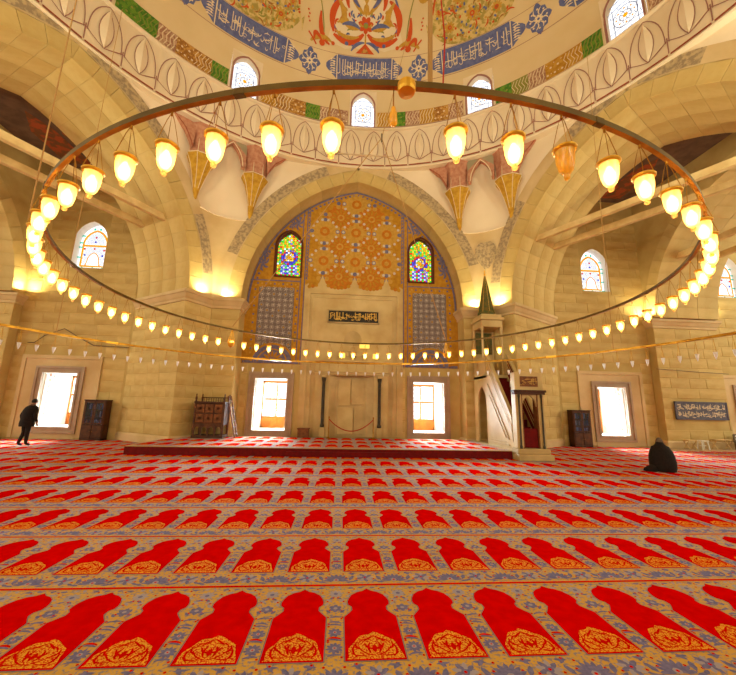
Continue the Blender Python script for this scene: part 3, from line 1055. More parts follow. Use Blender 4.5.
def patch(b, f, s0, s1, lo, hi, n, mi):
    """strip-filled patch between lo(s) and hi(s) in metric dome coordinates, m rows"""
    m = max(3, int(3.5 * (hi(0) - lo(0))))
    vs = []
    for i in range(n + 1):
        s = s0 + (s1 - s0) * i / n
        a, c = lo(s), hi(s)
        vs += [f(s, a + (c - a) * j / m) for j in range(m + 1)]
    b.add(vs, [(i * (m + 1) + j, (i + 1) * (m + 1) + j, (i + 1) * (m + 1) + j + 1, i * (m + 1) + j + 1) for i in range(n) for j in range(m)], mi)

def disc(b, f, x, y, r, n, mi, sq=1.0, rot=0):
    b.add([f(x, y)] + [f(x + r * cos(2 * pi * i / n + rot), y + sq * r * sin(2 * pi * i / n + rot)) for i in range(n)], [(0, i + 1, (i + 1) % n + 1) for i in range(n)], mi)

def petal(b, f, x, y, ang, L, w, mi):
    c, s = cos(ang), sin(ang)
    P = [(0, 0), (L * .4, w), (L * .8, w * .75), (L, 0), (L * .8, -w * .75), (L * .4, -w)]
    b.poly([(x + px * c - py * s, y + px * s + py * c) for px, py in P], f, mi)

def flower(b, f, x, y, r, n, mp, mc, rot=0, fc=None):
    for i in range(n):
        petal(b, f, x, y, rot + 2 * pi * i / n, r, r * 2.2 / n, mp)
    disc(b, fc or f, x, y, r * .3, 8, mc)

def leafcurve(b, f, p0, p1, p2, w, mi, n=6):
    ws = [w * (0.25 + math.sin(pi * (i + .4) / (n + .8))) for i in range(n + 1)]
    b.ribbon(curve(p0, p1, p2, n), ws, f, mi)

def cartouche(az, half, seed):
    b = MB('d')
    f = met(az, 16.4, 0.012)
    H = 0.62
    def hi(s):
        t = abs(s) / half
        if t < 0.72: return H
        q = (t - 0.72) / 0.28
        return H * (0.92 - 0.82 * q) + 0.07 * abs(sin(q * 9))
    patch(b, f, -half, half, lambda s: -hi(s), hi, 40, 0)
    f2 = met(az, 16.4, 0.024)
    calligraphy(b, half * 1.34, 1.05, f2, 1, seed, 8.0, 0.017)
    for s in (-1, 1):
        b.ribbon([(s * half * .72, -H), (s * half * .72, H)], 0.025, f2, 1)
        for k in range(7):
            a0 = k * 0.9
            disc(b, f2, s * (half * .82 + .05 * cos(k * 2.1) * 2), -.33 + .11 * k, 0.05, 6, 1)
            leafcurve(b, f2, (s * half * .76, -.36 + .12 * k), (s * half * .84, -.3 + .12 * k), (s * half * .9, -.4 + .12 * k), 0.02, 1)
    o = b.build('inscription_cartouche', ['blue', 'cream'], dome)
def rosette(az):
    b = MB('d'); f = met(az, 16.2, 0.012); f2 = met(az, 16.2, 0.024)
    N = 32
    pts = []
    for i in range(N):
        a = 2 * pi * i / N
        rr = 0.46 + 0.05 * cos(8 * a) + 0.1 * abs(cos(2 * a)) ** 3
        pts.append((rr * cos(a) * .95, rr * sin(a) * 1.18))
    b.add([f(0, 0)] + [f(*p) for p in pts], [(0, i + 1, (i + 1) % N + 1) for i in range(N)], 0)
    flower(b, f2, 0, 0, 0.2, 8, 1, 0)
    for i in range(8):
        a = 2 * pi * i / 8 + .39
        leafcurve(b, f2, (.16 * cos(a), .18 * sin(a)), (.3 * cos(a + .5), .34 * sin(a + .5)), (.42 * cos(a), .48 * sin(a)), 0.024, 1)
        disc(b, f2, .36 * cos(a + .39), .42 * sin(a + .39), 0.045, 6, 1)
    b.build('painted_rosette', ['blue', 'cream'], dome)
for k in range(-4, 5):
    cartouche(30 * k, 2.05 if k % 2 == 0 else 2.35, 40 + k)
    rosette(30 * k + 15)

# arabesque fields over every second cartouche, dense floral fields over the others
def arabesque(az):
    b = MB('d')
    f = met(az, 20.2, 0.014); g = met(az, 20.2, 0.024); h = met(az, 20.2, 0.034)
    # mats: 0 blue 1 orange/red 2 ochre 3 olive 4 cream 5 brown
    patch(b, f, -2.0, 2.0, lambda s: 0.15 + 0.12 * abs(sin(s * 3)), lambda s: 0.3 + 3.4 * (1 - (abs(s) / 2.05) ** 2.2), 30, 4)
    for s in (-1, 1):
        P = lambda *q: [(s * x, y) for x, y in q]
        def lf(p0, p1, p2, w, mi, ff=g):
            a, c, d = P(p0, p1, p2)
            leafcurve(b, ff, a, c, d, w, mi, 8)
        b.ribbon(P(*curve((0.5, 0.3), (2.2, 0.9), (1.65, 2.1), 10)) , 0.05, g, 0)
        b.ribbon(P(*curve((1.65, 2.1), (1.3, 3.1), (0.3, 3.4), 10)), 0.05, g, 0)
        lf((0.1, 0.95), (0.8, 0.2), (1.7, 0.75), 0.15, 1)
        lf((0.35, 0.8), (1.0, 0.55), (1.6, 0.95), 0.08, 2, h)
        lf((1.7, 0.85), (2.0, 1.8), (1.2, 2.4), 0.13, 1)
        lf((1.35, 1.3), (0.9, 1.6), (1.45, 2.3), 0.12, 2, h)
        lf((0.25, 1.2), (0.9, 1.1), (1.3, 1.6), 0.12, 2)
        lf((0.3, 1.15), (0.7, 1.5), (1.25, 1.25), 0.08, 0, h)
        lf((0.1, 1.8), (0.6, 2.2), (1.0, 3.0), 0.09, 2)
        lf((0.9, 2.0), (1.2, 2.6), (0.55, 3.2), 0.1, 1, h)
        lf((0.35, 2.1), (0.9, 2.5), (0.65, 3.3), 0.09, 0, h)
        lf((0.05, 0.55), (0.5, 0.55), (0.75, 0.1), 0.07, 0)
        lf((1.9, 0.2), (2.5, 0.5), (2.35, 1.6), 0.1, 1)
        lf((1.8, 0.35), (2.4, 0.7), (2.9, 0.15), 0.11, 2)
        lf((2.3, 0.3), (2.75, 0.9), (2.7, 0.3), 0.08, 1, h)
        disc(b, h, s * 1.0, 0.42, 0.1, 8, 0); disc(b, h, s * 2.3, 0.2, 0.16, 8, 1); disc(b, h, s * 1.72, 0.3, 0.1, 8, 1)
        # white lobe with tip beside the field
        b.ribbon(P(*curve((2.2, 0.7), (2.2, 2.2), (3.0, 3.8), 8)), 0.025, g, 3)
        b.ribbon(P(*curve((3.0, 0.55), (2.75, 0.3), (2.6, 0.05), 5)), 0.04, g, 1)
        for k in range(4):
            disc(b, g, s * (2.95 + .05 * (k % 2)), 1.0 + .16 * k, 0.05, 6, 1)
        lf((2.7, 2.4), (3.0, 2.0), (3.3, 2.6), 0.12, 2); disc(b, h, s * 3.0, 2.35, 0.12, 6, 1)
        b.ribbon(P((2.6, 3.1), (3.0, 2.3), (3.4, 3.1)), 0.05, g, 2)
    q = random.Random(5)
    for k in range(46):
        x, y = q.uniform(.15, 1.7), q.uniform(.5, 3.2)
        if y > 3.4 * (1 - (x / 2.0) ** 2.2): continue
        a = q.uniform(0, 6.28); m_ = q.choice((0, 2, 2, 1, 3)); L = q.uniform(.16, .32)
        for s in (-1, 1):
            leafcurve(b, g, (s * x, y), (s * (x + .6 * L * cos(a + .9)), y + .6 * L * sin(a + .9)), (s * (x + L * cos(a)), y + L * sin(a)), .04, m_, 5)
    b.poly([(-0.5, 0.02), (0.5, 0.02), (0.0, 0.52)], g, 1)
    b.poly([(-0.22, 0.06), (0.22, 0.06), (0.0, 0.34)], h, 5)
    b.ribbon([(0, 0.5), (0, 1.0)], 0.04, g, 2)
    flower(b, g, 0, 1.35, 0.42, 7, 1, 0, 0.2, h)
    disc(b, h, 0, 1.32, 0.13, 8, 3)
    for y, w in ((2.0, .16), (2.5, .13), (3.0, .12)):
        petal(b, g, 0, y - .3, pi / 2, .6, w, 2)
    b.build('painted_arabesque', ['blue', 'red', 'ochre_hi', 'olive', 'cream', 'brownpanel'], dome)
def floral(az, seed):
    q = random.Random(seed)
    b = MB('d')
    f = met(az, 20.2, 0.014); g = met(az, 20.2, 0.022); h = met(az, 20.2, 0.03)
    hi = lambda s: 0.25 + 3.6 * (1 - (abs(s) / 2.35) ** 2.4)
    patch(b, f, -2.3, 2.3, lambda s: -0.1 + 1.3 * (abs(s) / 2.3) ** 4, hi, 30, 0)
    for i in range(300):
        x, y = q.uniform(-2.2, 2.2), q.uniform(0.0, 3.6)
        if y > hi(x) - .15 or y < 1.3 * (abs(x) / 2.3) ** 4: continue
        k = q.random()
        a = q.uniform(0, 6.28)
        if k < .45: petal(b, g, x, y, a, .17, .05, q.choice((1, 2, 3, 4)))
        elif k < .7: leafcurve(b, g, (x, y), (x + .25 * cos(a + .8), y + .25 * sin(a + .8)), (x + .4 * cos(a), y + .4 * sin(a)), .03, q.choice((3, 1, 5)))
        else: disc(b, g, x, y, .06, 6, q.choice((1, 4, 2)))
    for x, y, r in ((0, 1.0, .34), (-1.15, .75, .28), (1.15, .75, .28), (-.6, 1.9, .3), (.7, 2.0, .3), (0, 2.8, .3), (-1.6, 1.5, .2), (1.6, 1.5, .2)):
        flower(b, g, x, y, r, 10, 2, 1, q.random(), h)
        disc(b, h, x, y, r * .38, 8, 1); disc(b, met(az, 20.2, .036), x, y, r * .18, 6, 5)
    for s in (-1, 1):
        b.ribbon([(s * x, y) for x, y in [(2.32 * (1 - (i / 12) ** 2.6), 0.25 + 3.6 * (1 - (1 - (i / 12) ** 2.6) ** 2.4)) for i in range(6, 13)]], .05, g, 1)
    b.build('painted_floral_field', ['floral', 'red', 'ochre_hi', 'olive', 'blue', 'brownpanel'], dome)
for k in (-2, 0, 2):
    arabesque(30 * k)
for k in (-3, -1, 1, 3):
    floral(30 * k, 80 + k)

# coloured panels at window level
PM = ['green', 'mauvepanel', 'brownpanel', 'amberpanel']
SEQ = {-2: ['brownpanel', 'green', 'green', 'mauvepanel', 'brownpanel', 'green'], -1: ['mauvepanel', 'brownpanel', 'amberpanel', 'green', 'mauvepanel', 'brownpanel'],
       0: ['amberpanel', 'green', 'mauvepanel', 'amberpanel', 'brownpanel', 'mauvepanel'], 1: ['green', 'olive', 'mauvepanel', 'amberpanel', 'amberpanel', 'green'],
       2: ['mauvepanel', 'brownpanel', 'green', 'amberpanel', 'mauvepanel', 'green']}
SEQ[-2] = ['brownpanel', 'mauvepanel', 'green', 'green', 'brownpanel', 'green'] if False else ['green', 'green', 'mauvepanel', 'brownpanel', 'brownpanel', 'green']
SEQ[-1] = ['amberpanel', 'brownpanel', 'brownpanel', 'green', 'mauvepanel', 'mauvepanel']
for k in range(-3, 4):
    seq = SEQ.get(k, SEQ[0])
    for i, mname in enumerate(seq):
        a0 = 30 * k + 3.9 + (22.2 / 6) * i; a1 = a0 + 22.2 / 6
        b = MB('d')
        f = lambda u, v: sph(u, v, 0.012)
        n = 4
        for j in range(n):
            u0, u1 = a0 + (a1 - a0) * j / n, a0 + (a1 - a0) * (j + 1) / n
            b.poly([(u0, 1.2), (u1, 1.2), (u1, 5.3), (u0, 5.3)], f, 0)
        g = lambda u, v: sph(u, v, 0.02)
        st = (i + k) % 3
        for j in range(5):
            t = a0 + (a1 - a0) * (j + .5) / 5
            if st == 0:
                b.ribbon([(t - .5, 1.3), (t, 2.4), (t - .2, 3.6), (t + .4, 5.1)], 0.09, g, 1)
            elif st == 1:
                disc(b, g, t, 2.1 + 1.6 * (j % 2), .24, 8, 1); disc(b, g, t, 4.6 - 1.2 * (j % 2) * 2, .12, 6, 1)
            else:
                b.ribbon([(t - .3, 1.4), (t + .3, 2.5), (t - .3, 3.7), (t + .3, 5.0)], 0.07, g, 1)
        b.build('painted_panel', [mname, 'cream' if mname != 'green' else 'olive'], dome)

# ================================================================== tympanum painting (front wall under the arch)
TY = root('wall_painting', 'ochre painted wall field with rosettes and grey lattice panels under the big arch', 'wall', (AXX, WALLY, 0))
def pl(d):
    return lambda u, v: (u, -d, v)
inn = [(x, ZS + z) for x, z in arch_full(ARA, RISE, 18)]
loop = [(-ARA, 3.6)] + inn + [(ARA, 3.6)]
tyh = [[(x - AXX, z) for x, z in ty_loop(*q)] for q in TYMP]
b = MB('y'); b.plate([loop] + tyh, pl(0.012)); b.build('ochre_ground', 'ochre', TY)
# thin frame lines
b = MB('y')
for s in (-1, 1):
    for x in (2.52, 2.72):
        top = ZS + math.sqrt(max(0, ARC_R ** 2 - (x + ARC_C) ** 2))
        b.ribbon([(s * x, 3.6), (s * x, top)], 0.025, pl(0.02), 0)
    b.ribbon([(s * 2.72, 7.78), (s * 5.2, 7.78)], 0.03, pl(0.02), 0)
    b.ribbon([(s * 2.6, 3.68), (s * 5.25, 3.68)], 0.06, pl(0.02), 0)
b.ribbon([(x * .985, z - 0.06) for x, z in inn], 0.05, pl(0.02), 0)
b.build('dark_border_lines', 'greyblue', TY)
# central panel: rosettes
b = MB('y')
c1, c2, c3 = pl(0.018), pl(0.026), pl(0.034)
def inpanel(x, z):
    return abs(x) < 2.35 and z < ZS + math.sqrt(max(0, ARC_R ** 2 - (abs(x) + ARC_C) ** 2)) - 0.3 and z > 7.55
dx, dz = 1.62, 1.62
for j in range(-1, 4):
    for i in range(-2, 3):
        x, z = i * dx, 8.95 + j * dz
        if inpanel(x, z):           # pale-rayed rosette
            disc(b, c1, x, z, 0.62, 16, 0)
            for k in range(14):
                a = 2 * pi * k / 14
                petal(b, c2, x + .3 * cos(a), z + .3 * sin(a), a, .28, .05, 2)
                if inpanel(x + .72 * cos(a), z + .72 * sin(a)): disc(b, c3, x + .66 * cos(a), z + .66 * sin(a), .075, 6, 1)
            disc(b, c2, x, z, .26, 12, 3); disc(b, c3, x, z, .13, 8, 0)
        x2, z2 = (i + .5) * dx, 8.95 + (j - .5) * dz
        if inpanel(x2, z2) or (inpanel(x2, z2 + .45)):          # plain orange rosette
            N = 24
            b.add([c1(x2, z2)] + [c1(x2 + (.72 + .07 * cos(12 * 2 * pi * k / N)) * cos(2 * pi * k / N), z2 + (.72 + .07 * cos(12 * 2 * pi * k / N)) * sin(2 * pi * k / N)) for k in range(N)], [(0, k + 1, (k + 1) % N + 1) for k in range(N)], 3)
            for k in range(12):
                a = 2 * pi * k / 12
                petal(b, c2, x2 + .2 * cos(a), z2 + .2 * sin(a), a, .34, .06, 5)
            disc(b, c2, x2, z2, .19, 10, 0); disc(b, c3, x2, z2, .1, 8, 3)
        for px, pz, ang in (((i + .5) * dx, 8.95 + j * dz, 0), (i * dx, 8.95 + (j - .5) * dz, pi / 2)):
            for sg in (-1, 1):
                hx, hz = px + sg * .15 * cos(ang), pz + sg * .15 * sin(ang)
                if inpanel(hx, hz): disc(b, c3, hx, hz, .115, 6, 4)
                for sg2 in (-1, 1):
                    gx, gz = hx + sg2 * .2 * sin(ang), hz + sg2 * .2 * cos(ang)
                    if inpanel(gx, gz): disc(b, c2, gx, gz, .13, 8, 0)
b.build('rosette_painting', ['ochre_hi', 'paleblue', 'ochre_hi', 'orange', 'greyblue', 'ochre'], TY)
# arabesque side strips of the centre panel
b = MB('y')
for s in (-1, 1):
    for k in range(24):
        z = 7.9 + k * .19
        if z < ZS + math.sqrt(max(0, ARC_R ** 2 - (2.4 + ARC_C) ** 2)) - .15:
            leafcurve(b, c2, (s * 2.36, z), (s * 2.5, z + .08), (s * 2.38, z + .16), .03, 0)
for i in range(3, len(inn) - 4):
    (x0, z0), (x1, z1) = inn[i], inn[i + 1]
    for t in (.2, .7):
        x, z = (x0 + (x1 - x0) * t) * .95, (z0 + (z1 - z0) * t) - .22
        disc(b, c2, x, z, .07, 6, 0)
b.build('border_sprigs', 'greyblue', TY)
# marble field below with ogee teeth cutting into the painting
b = MB('y')
teeth = []
for k in range(3):
    xc = (k - 1) * 1.62
    teeth += [(xc - .62, 7.5), (xc - .42, 7.48), (xc - .16, 7.75), (xc, 8.16), (xc + .16, 7.75), (xc + .42, 7.48), (xc + .62, 7.5)]
lp = [(-2.48, 0.28), (-2.48, 7.6), (-2.3, 7.72), (-2.28, 7.5)] + teeth + [(2.28, 7.5), (2.3, 7.72), (2.48, 7.6), (2.48, 0.28)]
b.extr(lp, pl(0.0), pl(0.04)); b.build('marble_field', 'marble', TY)
# scalloped hem of the painting
b = MB('y')
for k in range(4):
    xc = (k - 1.5) * 1.62
    if abs(xc) < 2.5:
        for j in range(-3, 4):
            x = xc + j * .17
            if abs(x) < 2.4: disc(b, pl(0.05), x, 7.52 + .1 * (abs(j) / 3) ** 2, .1, 8, j % 2)
b.build('scalloped_hem', ['orange', 'ochre'], TY)
# side panels
for s in (-1, 1):
    f1, f2_, f3_ = pl(0.02), pl(0.03), pl(0.04)
    x0, x1 = 2.98, 4.72
    b = MB('y'); b.plate([[(s * x0, 4.15), (s * x0, 7.42), (s * x1, 7.42), (s * x1, 4.15)]], f1, 0)
    # star lattice
    q = random.Random(3)
    st = .29
    for i in range(7):
        for j in range(12):
            x, z = x0 + .145 + i * st * .98, 4.28 + j * st * .96
            if x > x1 - .08 or z > 7.38: continue
            if (i + j) % 2 == 0:
                for k in range(3):
                    a = pi * k / 3 + .26
                    b.ribbon([(s * (x - .13 * cos(a)), z - .13 * sin(a)), (s * (x + .13 * cos(a)), z + .13 * sin(a))], .011, f2_, 1)
            else:
                disc(b, f2_, s * x, z, .045, 6, 2 if q.random() < .6 else 1)
                b.ribbon([(s * (x + .1 * cos(2 * pi * k / 6)), z + .1 * sin(2 * pi * k / 6)) for k in range(7)], .008, f2_, 1)
    b.build('grey_lattice_panel', ['lattice', 'paleblue', 'ochre_hi'], TY)
    # scroll border around the panel
    b = MB('y')
    for (ax, az_), (bx, bz) in (((2.84, 4.0), (2.84, 7.6)), ((4.9, 4.0), (4.9, 7.6)), ((2.84, 7.6), (4.9, 7.6))):
        n = int(math.hypot(bx - ax, bz - az_) / .2)
        for k in range(n):
            t = (k + .5) / n
            disc(b, f2_, s * (ax + (bx - ax) * t), az_ + (bz - az_) * t, .055, 6, k % 2)
    b.build('border_dots', ['ochre_hi', 'greyblue'], TY)
    # lunette over the low window
    b = MB('y')
    xc = 3.85
    arc = [(s * (xc + 0.98 * cos(pi * k / 16)), 3.7 + 0.86 * sin(pi * k / 16)) for k in range(17)]
    b.plate([arc], f3_, 0)
    b.ribbon(arc, .05, pl(0.05), 1)
    b.ribbon([(s * xc + (x - s * xc) * .7, 3.7 + (z - 3.7) * .7) for x, z in arc], .03, pl(0.05), 1)
    for k in range(7):
        a = pi * (k + .5) / 7
        petal(b, pl(0.05), s * xc + .15 * cos(a), 3.75 + .12 * sin(a), a, .36, .06, 1)
    b.build('painted_lunette', ['greyblue', 'ochre'], TY)
    # blue arabesques beside the coloured window
    b = MB('y')
    for cx_, cz, sc in ((4.62, 8.7, 1.0), (4.5, 9.3, .7), (2.98, 10.95, .9), (3.25, 10.85, .6)):
        for k in range(6):
            a = 2 * pi * k / 6 + .5
            leafcurve(b, f2_, (s * cx_, cz), (s * (cx_ + .22 * sc * cos(a + .8)), cz + .3 * sc * sin(a + .8)), (s * (cx_ + .3 * sc * cos(a)), cz + .45 * sc * sin(a)), .045 * sc, 0)
    b.build('blue_arabesque', 'greyblue', TY)

# ================================================================== windows of the front wall
def upper_window(i, x, w, label):
    r = struct(thing('window_%d' % i, label, 'window', (x, WALLY, 0)))
    lp = [(px - x, z) for px, z in up_loop(x, w)]
    n = len(lp)
    b = MB(); b.add([(u, 0, v) for u, v in lp] + [(u, 0.42, v) for u, v in lp], [(k, (k + 1) % n, n + (k + 1) % n, n + k) for k in range(n)])
    b.build('reveal', 'reveal', r)
    f0, f1, f2_ = (lambda d: (lambda u, v: (u, d, v)))(0.36), (lambda d: (lambda u, v: (u, d, v)))(0.345), (lambda d: (lambda u, v: (u, d, v)))(0.33)
    b = MB(); b.plate([lp], f0); b.build('white_pane', 'g_white', r)
    # teal spacers in the border
    b = MB()
    wi = w - 0.2
    def bd(z): return w if z < 9.45 else arch_w(w, .97, z - 9.45)
    for z in (8.1, 8.62, 9.15, 9.38, 9.75):
        for s in (-1, 1):
            xo = bd(z)
            b.poly([(s * xo, z), (s * (xo - .2), z), (s * (xo - .2), z + .07), (s * xo, z + .07)], f1)
    for u in (-.5, 0, .45):
        b.poly([(u, 8.0), (u + .07, 8.0), (u + .07, 8.17), (u, 8.17)], f1)
    for s in (-1, 1):
        b.poly([(s * .1, 10.25), (s * .2, 10.2), (s * .18, 10.1), (s * .08, 10.13)], f1)
    b.build('teal_pane', 'g_teal', r)
    # amber inner frame, cross bar and little arch
    b = MB()
    iarch = [(-wi, 8.2)] + [(px, 9.35 + pz) for px, pz in arch_full(wi, .74, 6)] + [(wi, 8.2), (-wi, 8.2)]
    b.ribbon(iarch, .05, f1)
    b.ribbon([(-wi, 9.28), (wi, 9.28)], .05, f1)
    sm = [(px, 8.5 + pz) for px, pz in arch_full(.27, .42, 5)]
    b.ribbon([(-.33, 8.22)] + sm + [(.33, 8.22)], .026, f1)
    b.build('amber_pane', 'g_amber', r)
    # lattice of pale blue cames
    b = MB()
    q = random.Random(i)
    for row in range(16):
        z = 8.28 + row * .113
        hw_ = wi - .05 if z < 9.35 else max(0, arch_w(wi, .74, z - 9.35) - .06)
        for cidx in range(-4, 5):
            u = cidx * .13 + (.065 if row % 2 else 0)
            if abs(u) > hw_ - .03 or abs(z - 9.28) < .07: continue
            if z < 8.93 and abs(u) < .3 * (1 - max(0, (z - 8.5)) / .46) + .03: continue
            b.ribbon([(u + .05 * cos(2 * pi * k / 6), z + .05 * sin(2 * pi * k / 6)) for k in range(7)], .009, f1)
    b.build('cames', 'cames', r)
    for nm, gm, spots in (('red_pane', 'g_redg', ((0, 9.72), (-wi + .1, 9.1), (wi - .1, 9.05), (0, 9.12))), ('blue_pane', 'g_blueg', ((0, 9.48), (-.42, 8.78), (.42, 8.76)))):
        b = MB()
        for u, z in spots: disc(b, f2_, u, z, .055, 6, 0)
        b.build(nm, gm, r)
UL = ['stained glass window high on the wall beyond the bare pilaster', 'arched stained window with amber frame above the bookcase on the lectern side',
      'arched stained window with amber frame above the bookcase on the minbar side', 'arched stained window beyond the pilaster with the slate plaque']
for i, (x, w) in enumerate(UPPER):
    upper_window(i + 1, x, w, UL[i])

def tymp_window(i, x, w, label):
    r = struct(thing('window_%d' % i, label, 'window', (x, WALLY, 0)))
    lp = [(px - x, z) for px, z in ty_loop(x, w)]
    n = len(lp)
    b = MB(); b.add([(u, 0, v) for u, v in lp] + [(u, 0.3, v) for u, v in lp], [(k, (k + 1) % n, n + (k + 1) % n, n + k) for k in range(n)])
    b.ribbon([(u * 1.06, v + (.04 if v > 9 else -.02)) for u, v in lp] + [(lp[0][0] * 1.06, lp[0][1])], .06, pl(0.05))
    b.build('window_frame', 'winframe', r)
    f = lambda d: (lambda u, v: (u, d, v))
    b = MB()
    q = random.Random(i * 5)
    names = ['g_greeng', 'g_yellow', 'g_blueg', 'g_redg', 'g_amber', 'g_lime', 'g_teal', 'g_ice', 'g_violet', 'g_white']
    NX, NZ = 12, 24
    def bd(z): return w if z < 9.6 else arch_w(w, .85, z - 9.6)
    for a in range(NX):
        for c in range(NZ):
            u0, u1 = -w + 2 * w * a / NX, -w + 2 * w * (a + 1) / NX
            z0, z1 = 8.02 + 2.43 * c / NZ, 8.02 + 2.43 * (c + 1) / NZ
            uc, zc = (u0 + u1) / 2, (z0 + z1) / 2
            if abs(uc) > bd(zc) - .01: continue
            edge = min(a, NX - 1 - a)
            d = math.hypot(uc, (zc - 9.15))
            if edge < 1 or c < 2 or bd(zc) - abs(uc) < .16: ch = (0, 1, 0, 4, 5, 3)[(a * 3 + c * 5) % 6]
            elif d < .14: ch = 4
            elif d < .25: ch = 1 if (a + c) % 2 else 9
            elif d < .42: ch = (2, 8, 3, 2)[(a + c * 3) % 4]
            elif zc < 8.75: ch = (7, 2, 3, 8, 7, 0)[(a * 5 + c * 3) % 6]
            else: ch = (4, 1, 5, 0, 4)[(a * 2 + c) % 5]
            if q.random() < .12: ch = q.randrange(10)
            b.poly([(u0, z0), (u1, z0), (u1, z1), (u0, z1)], f(0.24), ch)
    b.build('mosaic_panes', names, r)
    b = MB()
    for a in range(NX + 1):
        u = -w + 2 * w * a / NX
        b.ribbon([(u, 8.02), (u, 9.6 + (math.sqrt(max(0, .85 ** 2 * (1 - (u / w) ** 2)))))], .007, f(0.23))
    for c in range(NZ + 1):
        z = 8.02 + 2.43 * c / NZ
        b.ribbon([(-bd(z), z), (bd(z), z)], .007, f(0.23))
    for rr in (.16, .3, .44):
        b.ribbon([(rr * cos(2 * pi * k / 14), 9.15 + rr * sin(2 * pi * k / 14)) for k in range(15)], .012, f(0.225))
    b.build('lead_cames', 'winframe', r)
tymp_window(5, TYMP[0][0], TYMP[0][1], 'small multicoloured mosaic glass window between the rosette painting and the lectern pier')
tymp_window(6, TYMP[1][0], TYMP[1][1], 'small multicoloured mosaic glass window between the rosette painting and the minbar pier')

def low_window(i, x, label, inner):
    r = struct(thing('window_%d' % i, label, 'window', (x, WALLY, 0)))
    W, Z0, Z1, D = LOW_W, LOW_Z0, LOW_Z1, 1.95
    b = MB()
    b.add([(-W, 0, Z0), (-W, 0, Z1), (W, 0, Z1), (W, 0, Z0), (-W, D, Z0), (-W, D, Z1), (W, D, Z1), (W, D, Z0)],
          [(0, 1, 5, 4), (1, 2, 6, 5), (2, 3, 7, 6), (3, 0, 4, 7)])
    b.build('reveal', 'reveal', r)
    # moulded stone surround
    b = MB()
    for k, (o0, o1, pr) in enumerate(((0.0, 0.09, .09), (.09, .2, .06), (.2, .3, .1))):
        for (xa, xb, za, zb) in ((-W - o1, -W - o0, Z0 - o1, Z1 + o1), (W + o0, W + o1, Z0 - o1, Z1 + o1), (-W - o0, W + o0, Z1 + o0, Z1 + o1), (-W - o0, W + o0, Z0 - o1, Z0 - o0)):
            b.box(xa, xb, -pr, 0.02, za, zb)
    b.build('stone_surround', 'surround', r)
    if not inner:
        b = MB()
        for (xa, xb, za, zb) in ((-W - .98, -W - .82, 0.05, 3.7), (W + .82, W + .98, .05, 3.7), (-W - .82, W + .82, 3.54, 3.7)):
            b.box(xa, xb, -.07, .02, za, zb)
        b.plate([[(-W - .82, .05), (-W - .82, 3.54), (W + .82, 3.54), (W + .82, .05)], [(-W - .3, Z0 - .3), (-W - .3, Z1 + .3), (W + .3, Z1 + .3), (W + .3, Z0 - .3)]], lambda u, v: (u, -.03, v))
        b.build('stone_panel', 'stone_smooth', r)
        b = MB(); b.box(-W - .25, W + .25, -.04, .0, 0.0, 0.26); b.build('sill_apron', 'stone_smooth', r)
    # patterned shutters folded back against the reveals
    for s in (-1, 1):
        b = MB(); xa, xb = sorted((s * (W - .002), s * (W - .04)))
        b.box(xa, xb, .12, .62, Z0 + .1, Z1 - .03, 0)
        fs_ = lambda u, v, s=s: (s * (W - .043), u, v)
        for k in range(9):
            disc(b, fs_, .37, Z0 + .3 + .25 * k, .09, 6, 1)
            b.ribbon([(.2, Z0 + .18 + .25 * k), (.54, Z0 + .18 + .25 * k)], .012, fs_, 1)
        b.ribbon([(.16, Z0 + .14), (.16, Z1 - .08)], .015, fs_, 2); b.ribbon([(.58, Z0 + .14), (.58, Z1 - .08)], .02, fs_, 2)
        b.build('shutter', ['white', 'mauvepanel', 'redline'], r)
    # varnished timber sash
    y = D - 0.12
    b = MB()
    fw_ = 0.07
    b.box(-W, -W + fw_, y, y + .06, Z0, Z1); b.box(W - fw_, W, y, y + .06, Z0, Z1)
    b.box(-W, W, y, y + .06, Z1 - .1, Z1 - 0.0); b.box(-W, W, y, y + .06, Z0, Z0 + .08)
    b.box(-W, W, y, y + .06, 1.92, 2.0); b.box(-.035, .035, y, y + .06, Z0 + .08, Z1 - .1)
    b.box(-W, W, y, y + .06, Z0 + .5, Z0 + .57)
    s = b.build('sash', 'sash', r)
    b = MB(); b.box(-W + fw_, W - fw_, y + .015, y + .045, Z0 + .08, Z0 + .5); b.build('sash_panel', 'sash', r)
    for sx in (-1, 1):
        for za, zb in ((Z0 + .57, 1.92), (2.0, Z1 - .1)):
            b = MB(); xa, xb = sorted((sx * .035, sx * (W - fw_)))
            b.box(xa, xb, y + .025, y + .03, za, zb); b.build('pane', 'g_white', r)
    # iron grille outside
    b = MB()
    for k in range(1, 8):
        u = -W + 2 * W * k / 8
        b.tube([(u, D + .1, Z0), (u, D + .1, Z1)], .012, 5)
    for k in range(1, 10):
        z = Z0 + (Z1 - Z0) * k / 10
        b.tube([(-W, D + .1, z), (W, D + .1, z)], .012, 5)
    b.build('iron_grille', 'steel', r)
    return r
LWL = ['low window in a stone surround beyond the bare pilaster', 'low window in a grey stone surround beside the standing man', 'low window with orange sash between the carved lectern and the mihrab',
       'low window with orange sash between the mihrab and the minbar', 'low window in a grey stone surround beside the bookcase on the minbar side', 'low window in a stone surround beyond the slate plaque']
for i, x in enumerate(LOWWIN):
    low_window(7 + i, x, LWL[i], abs(x - AXX) < 6)

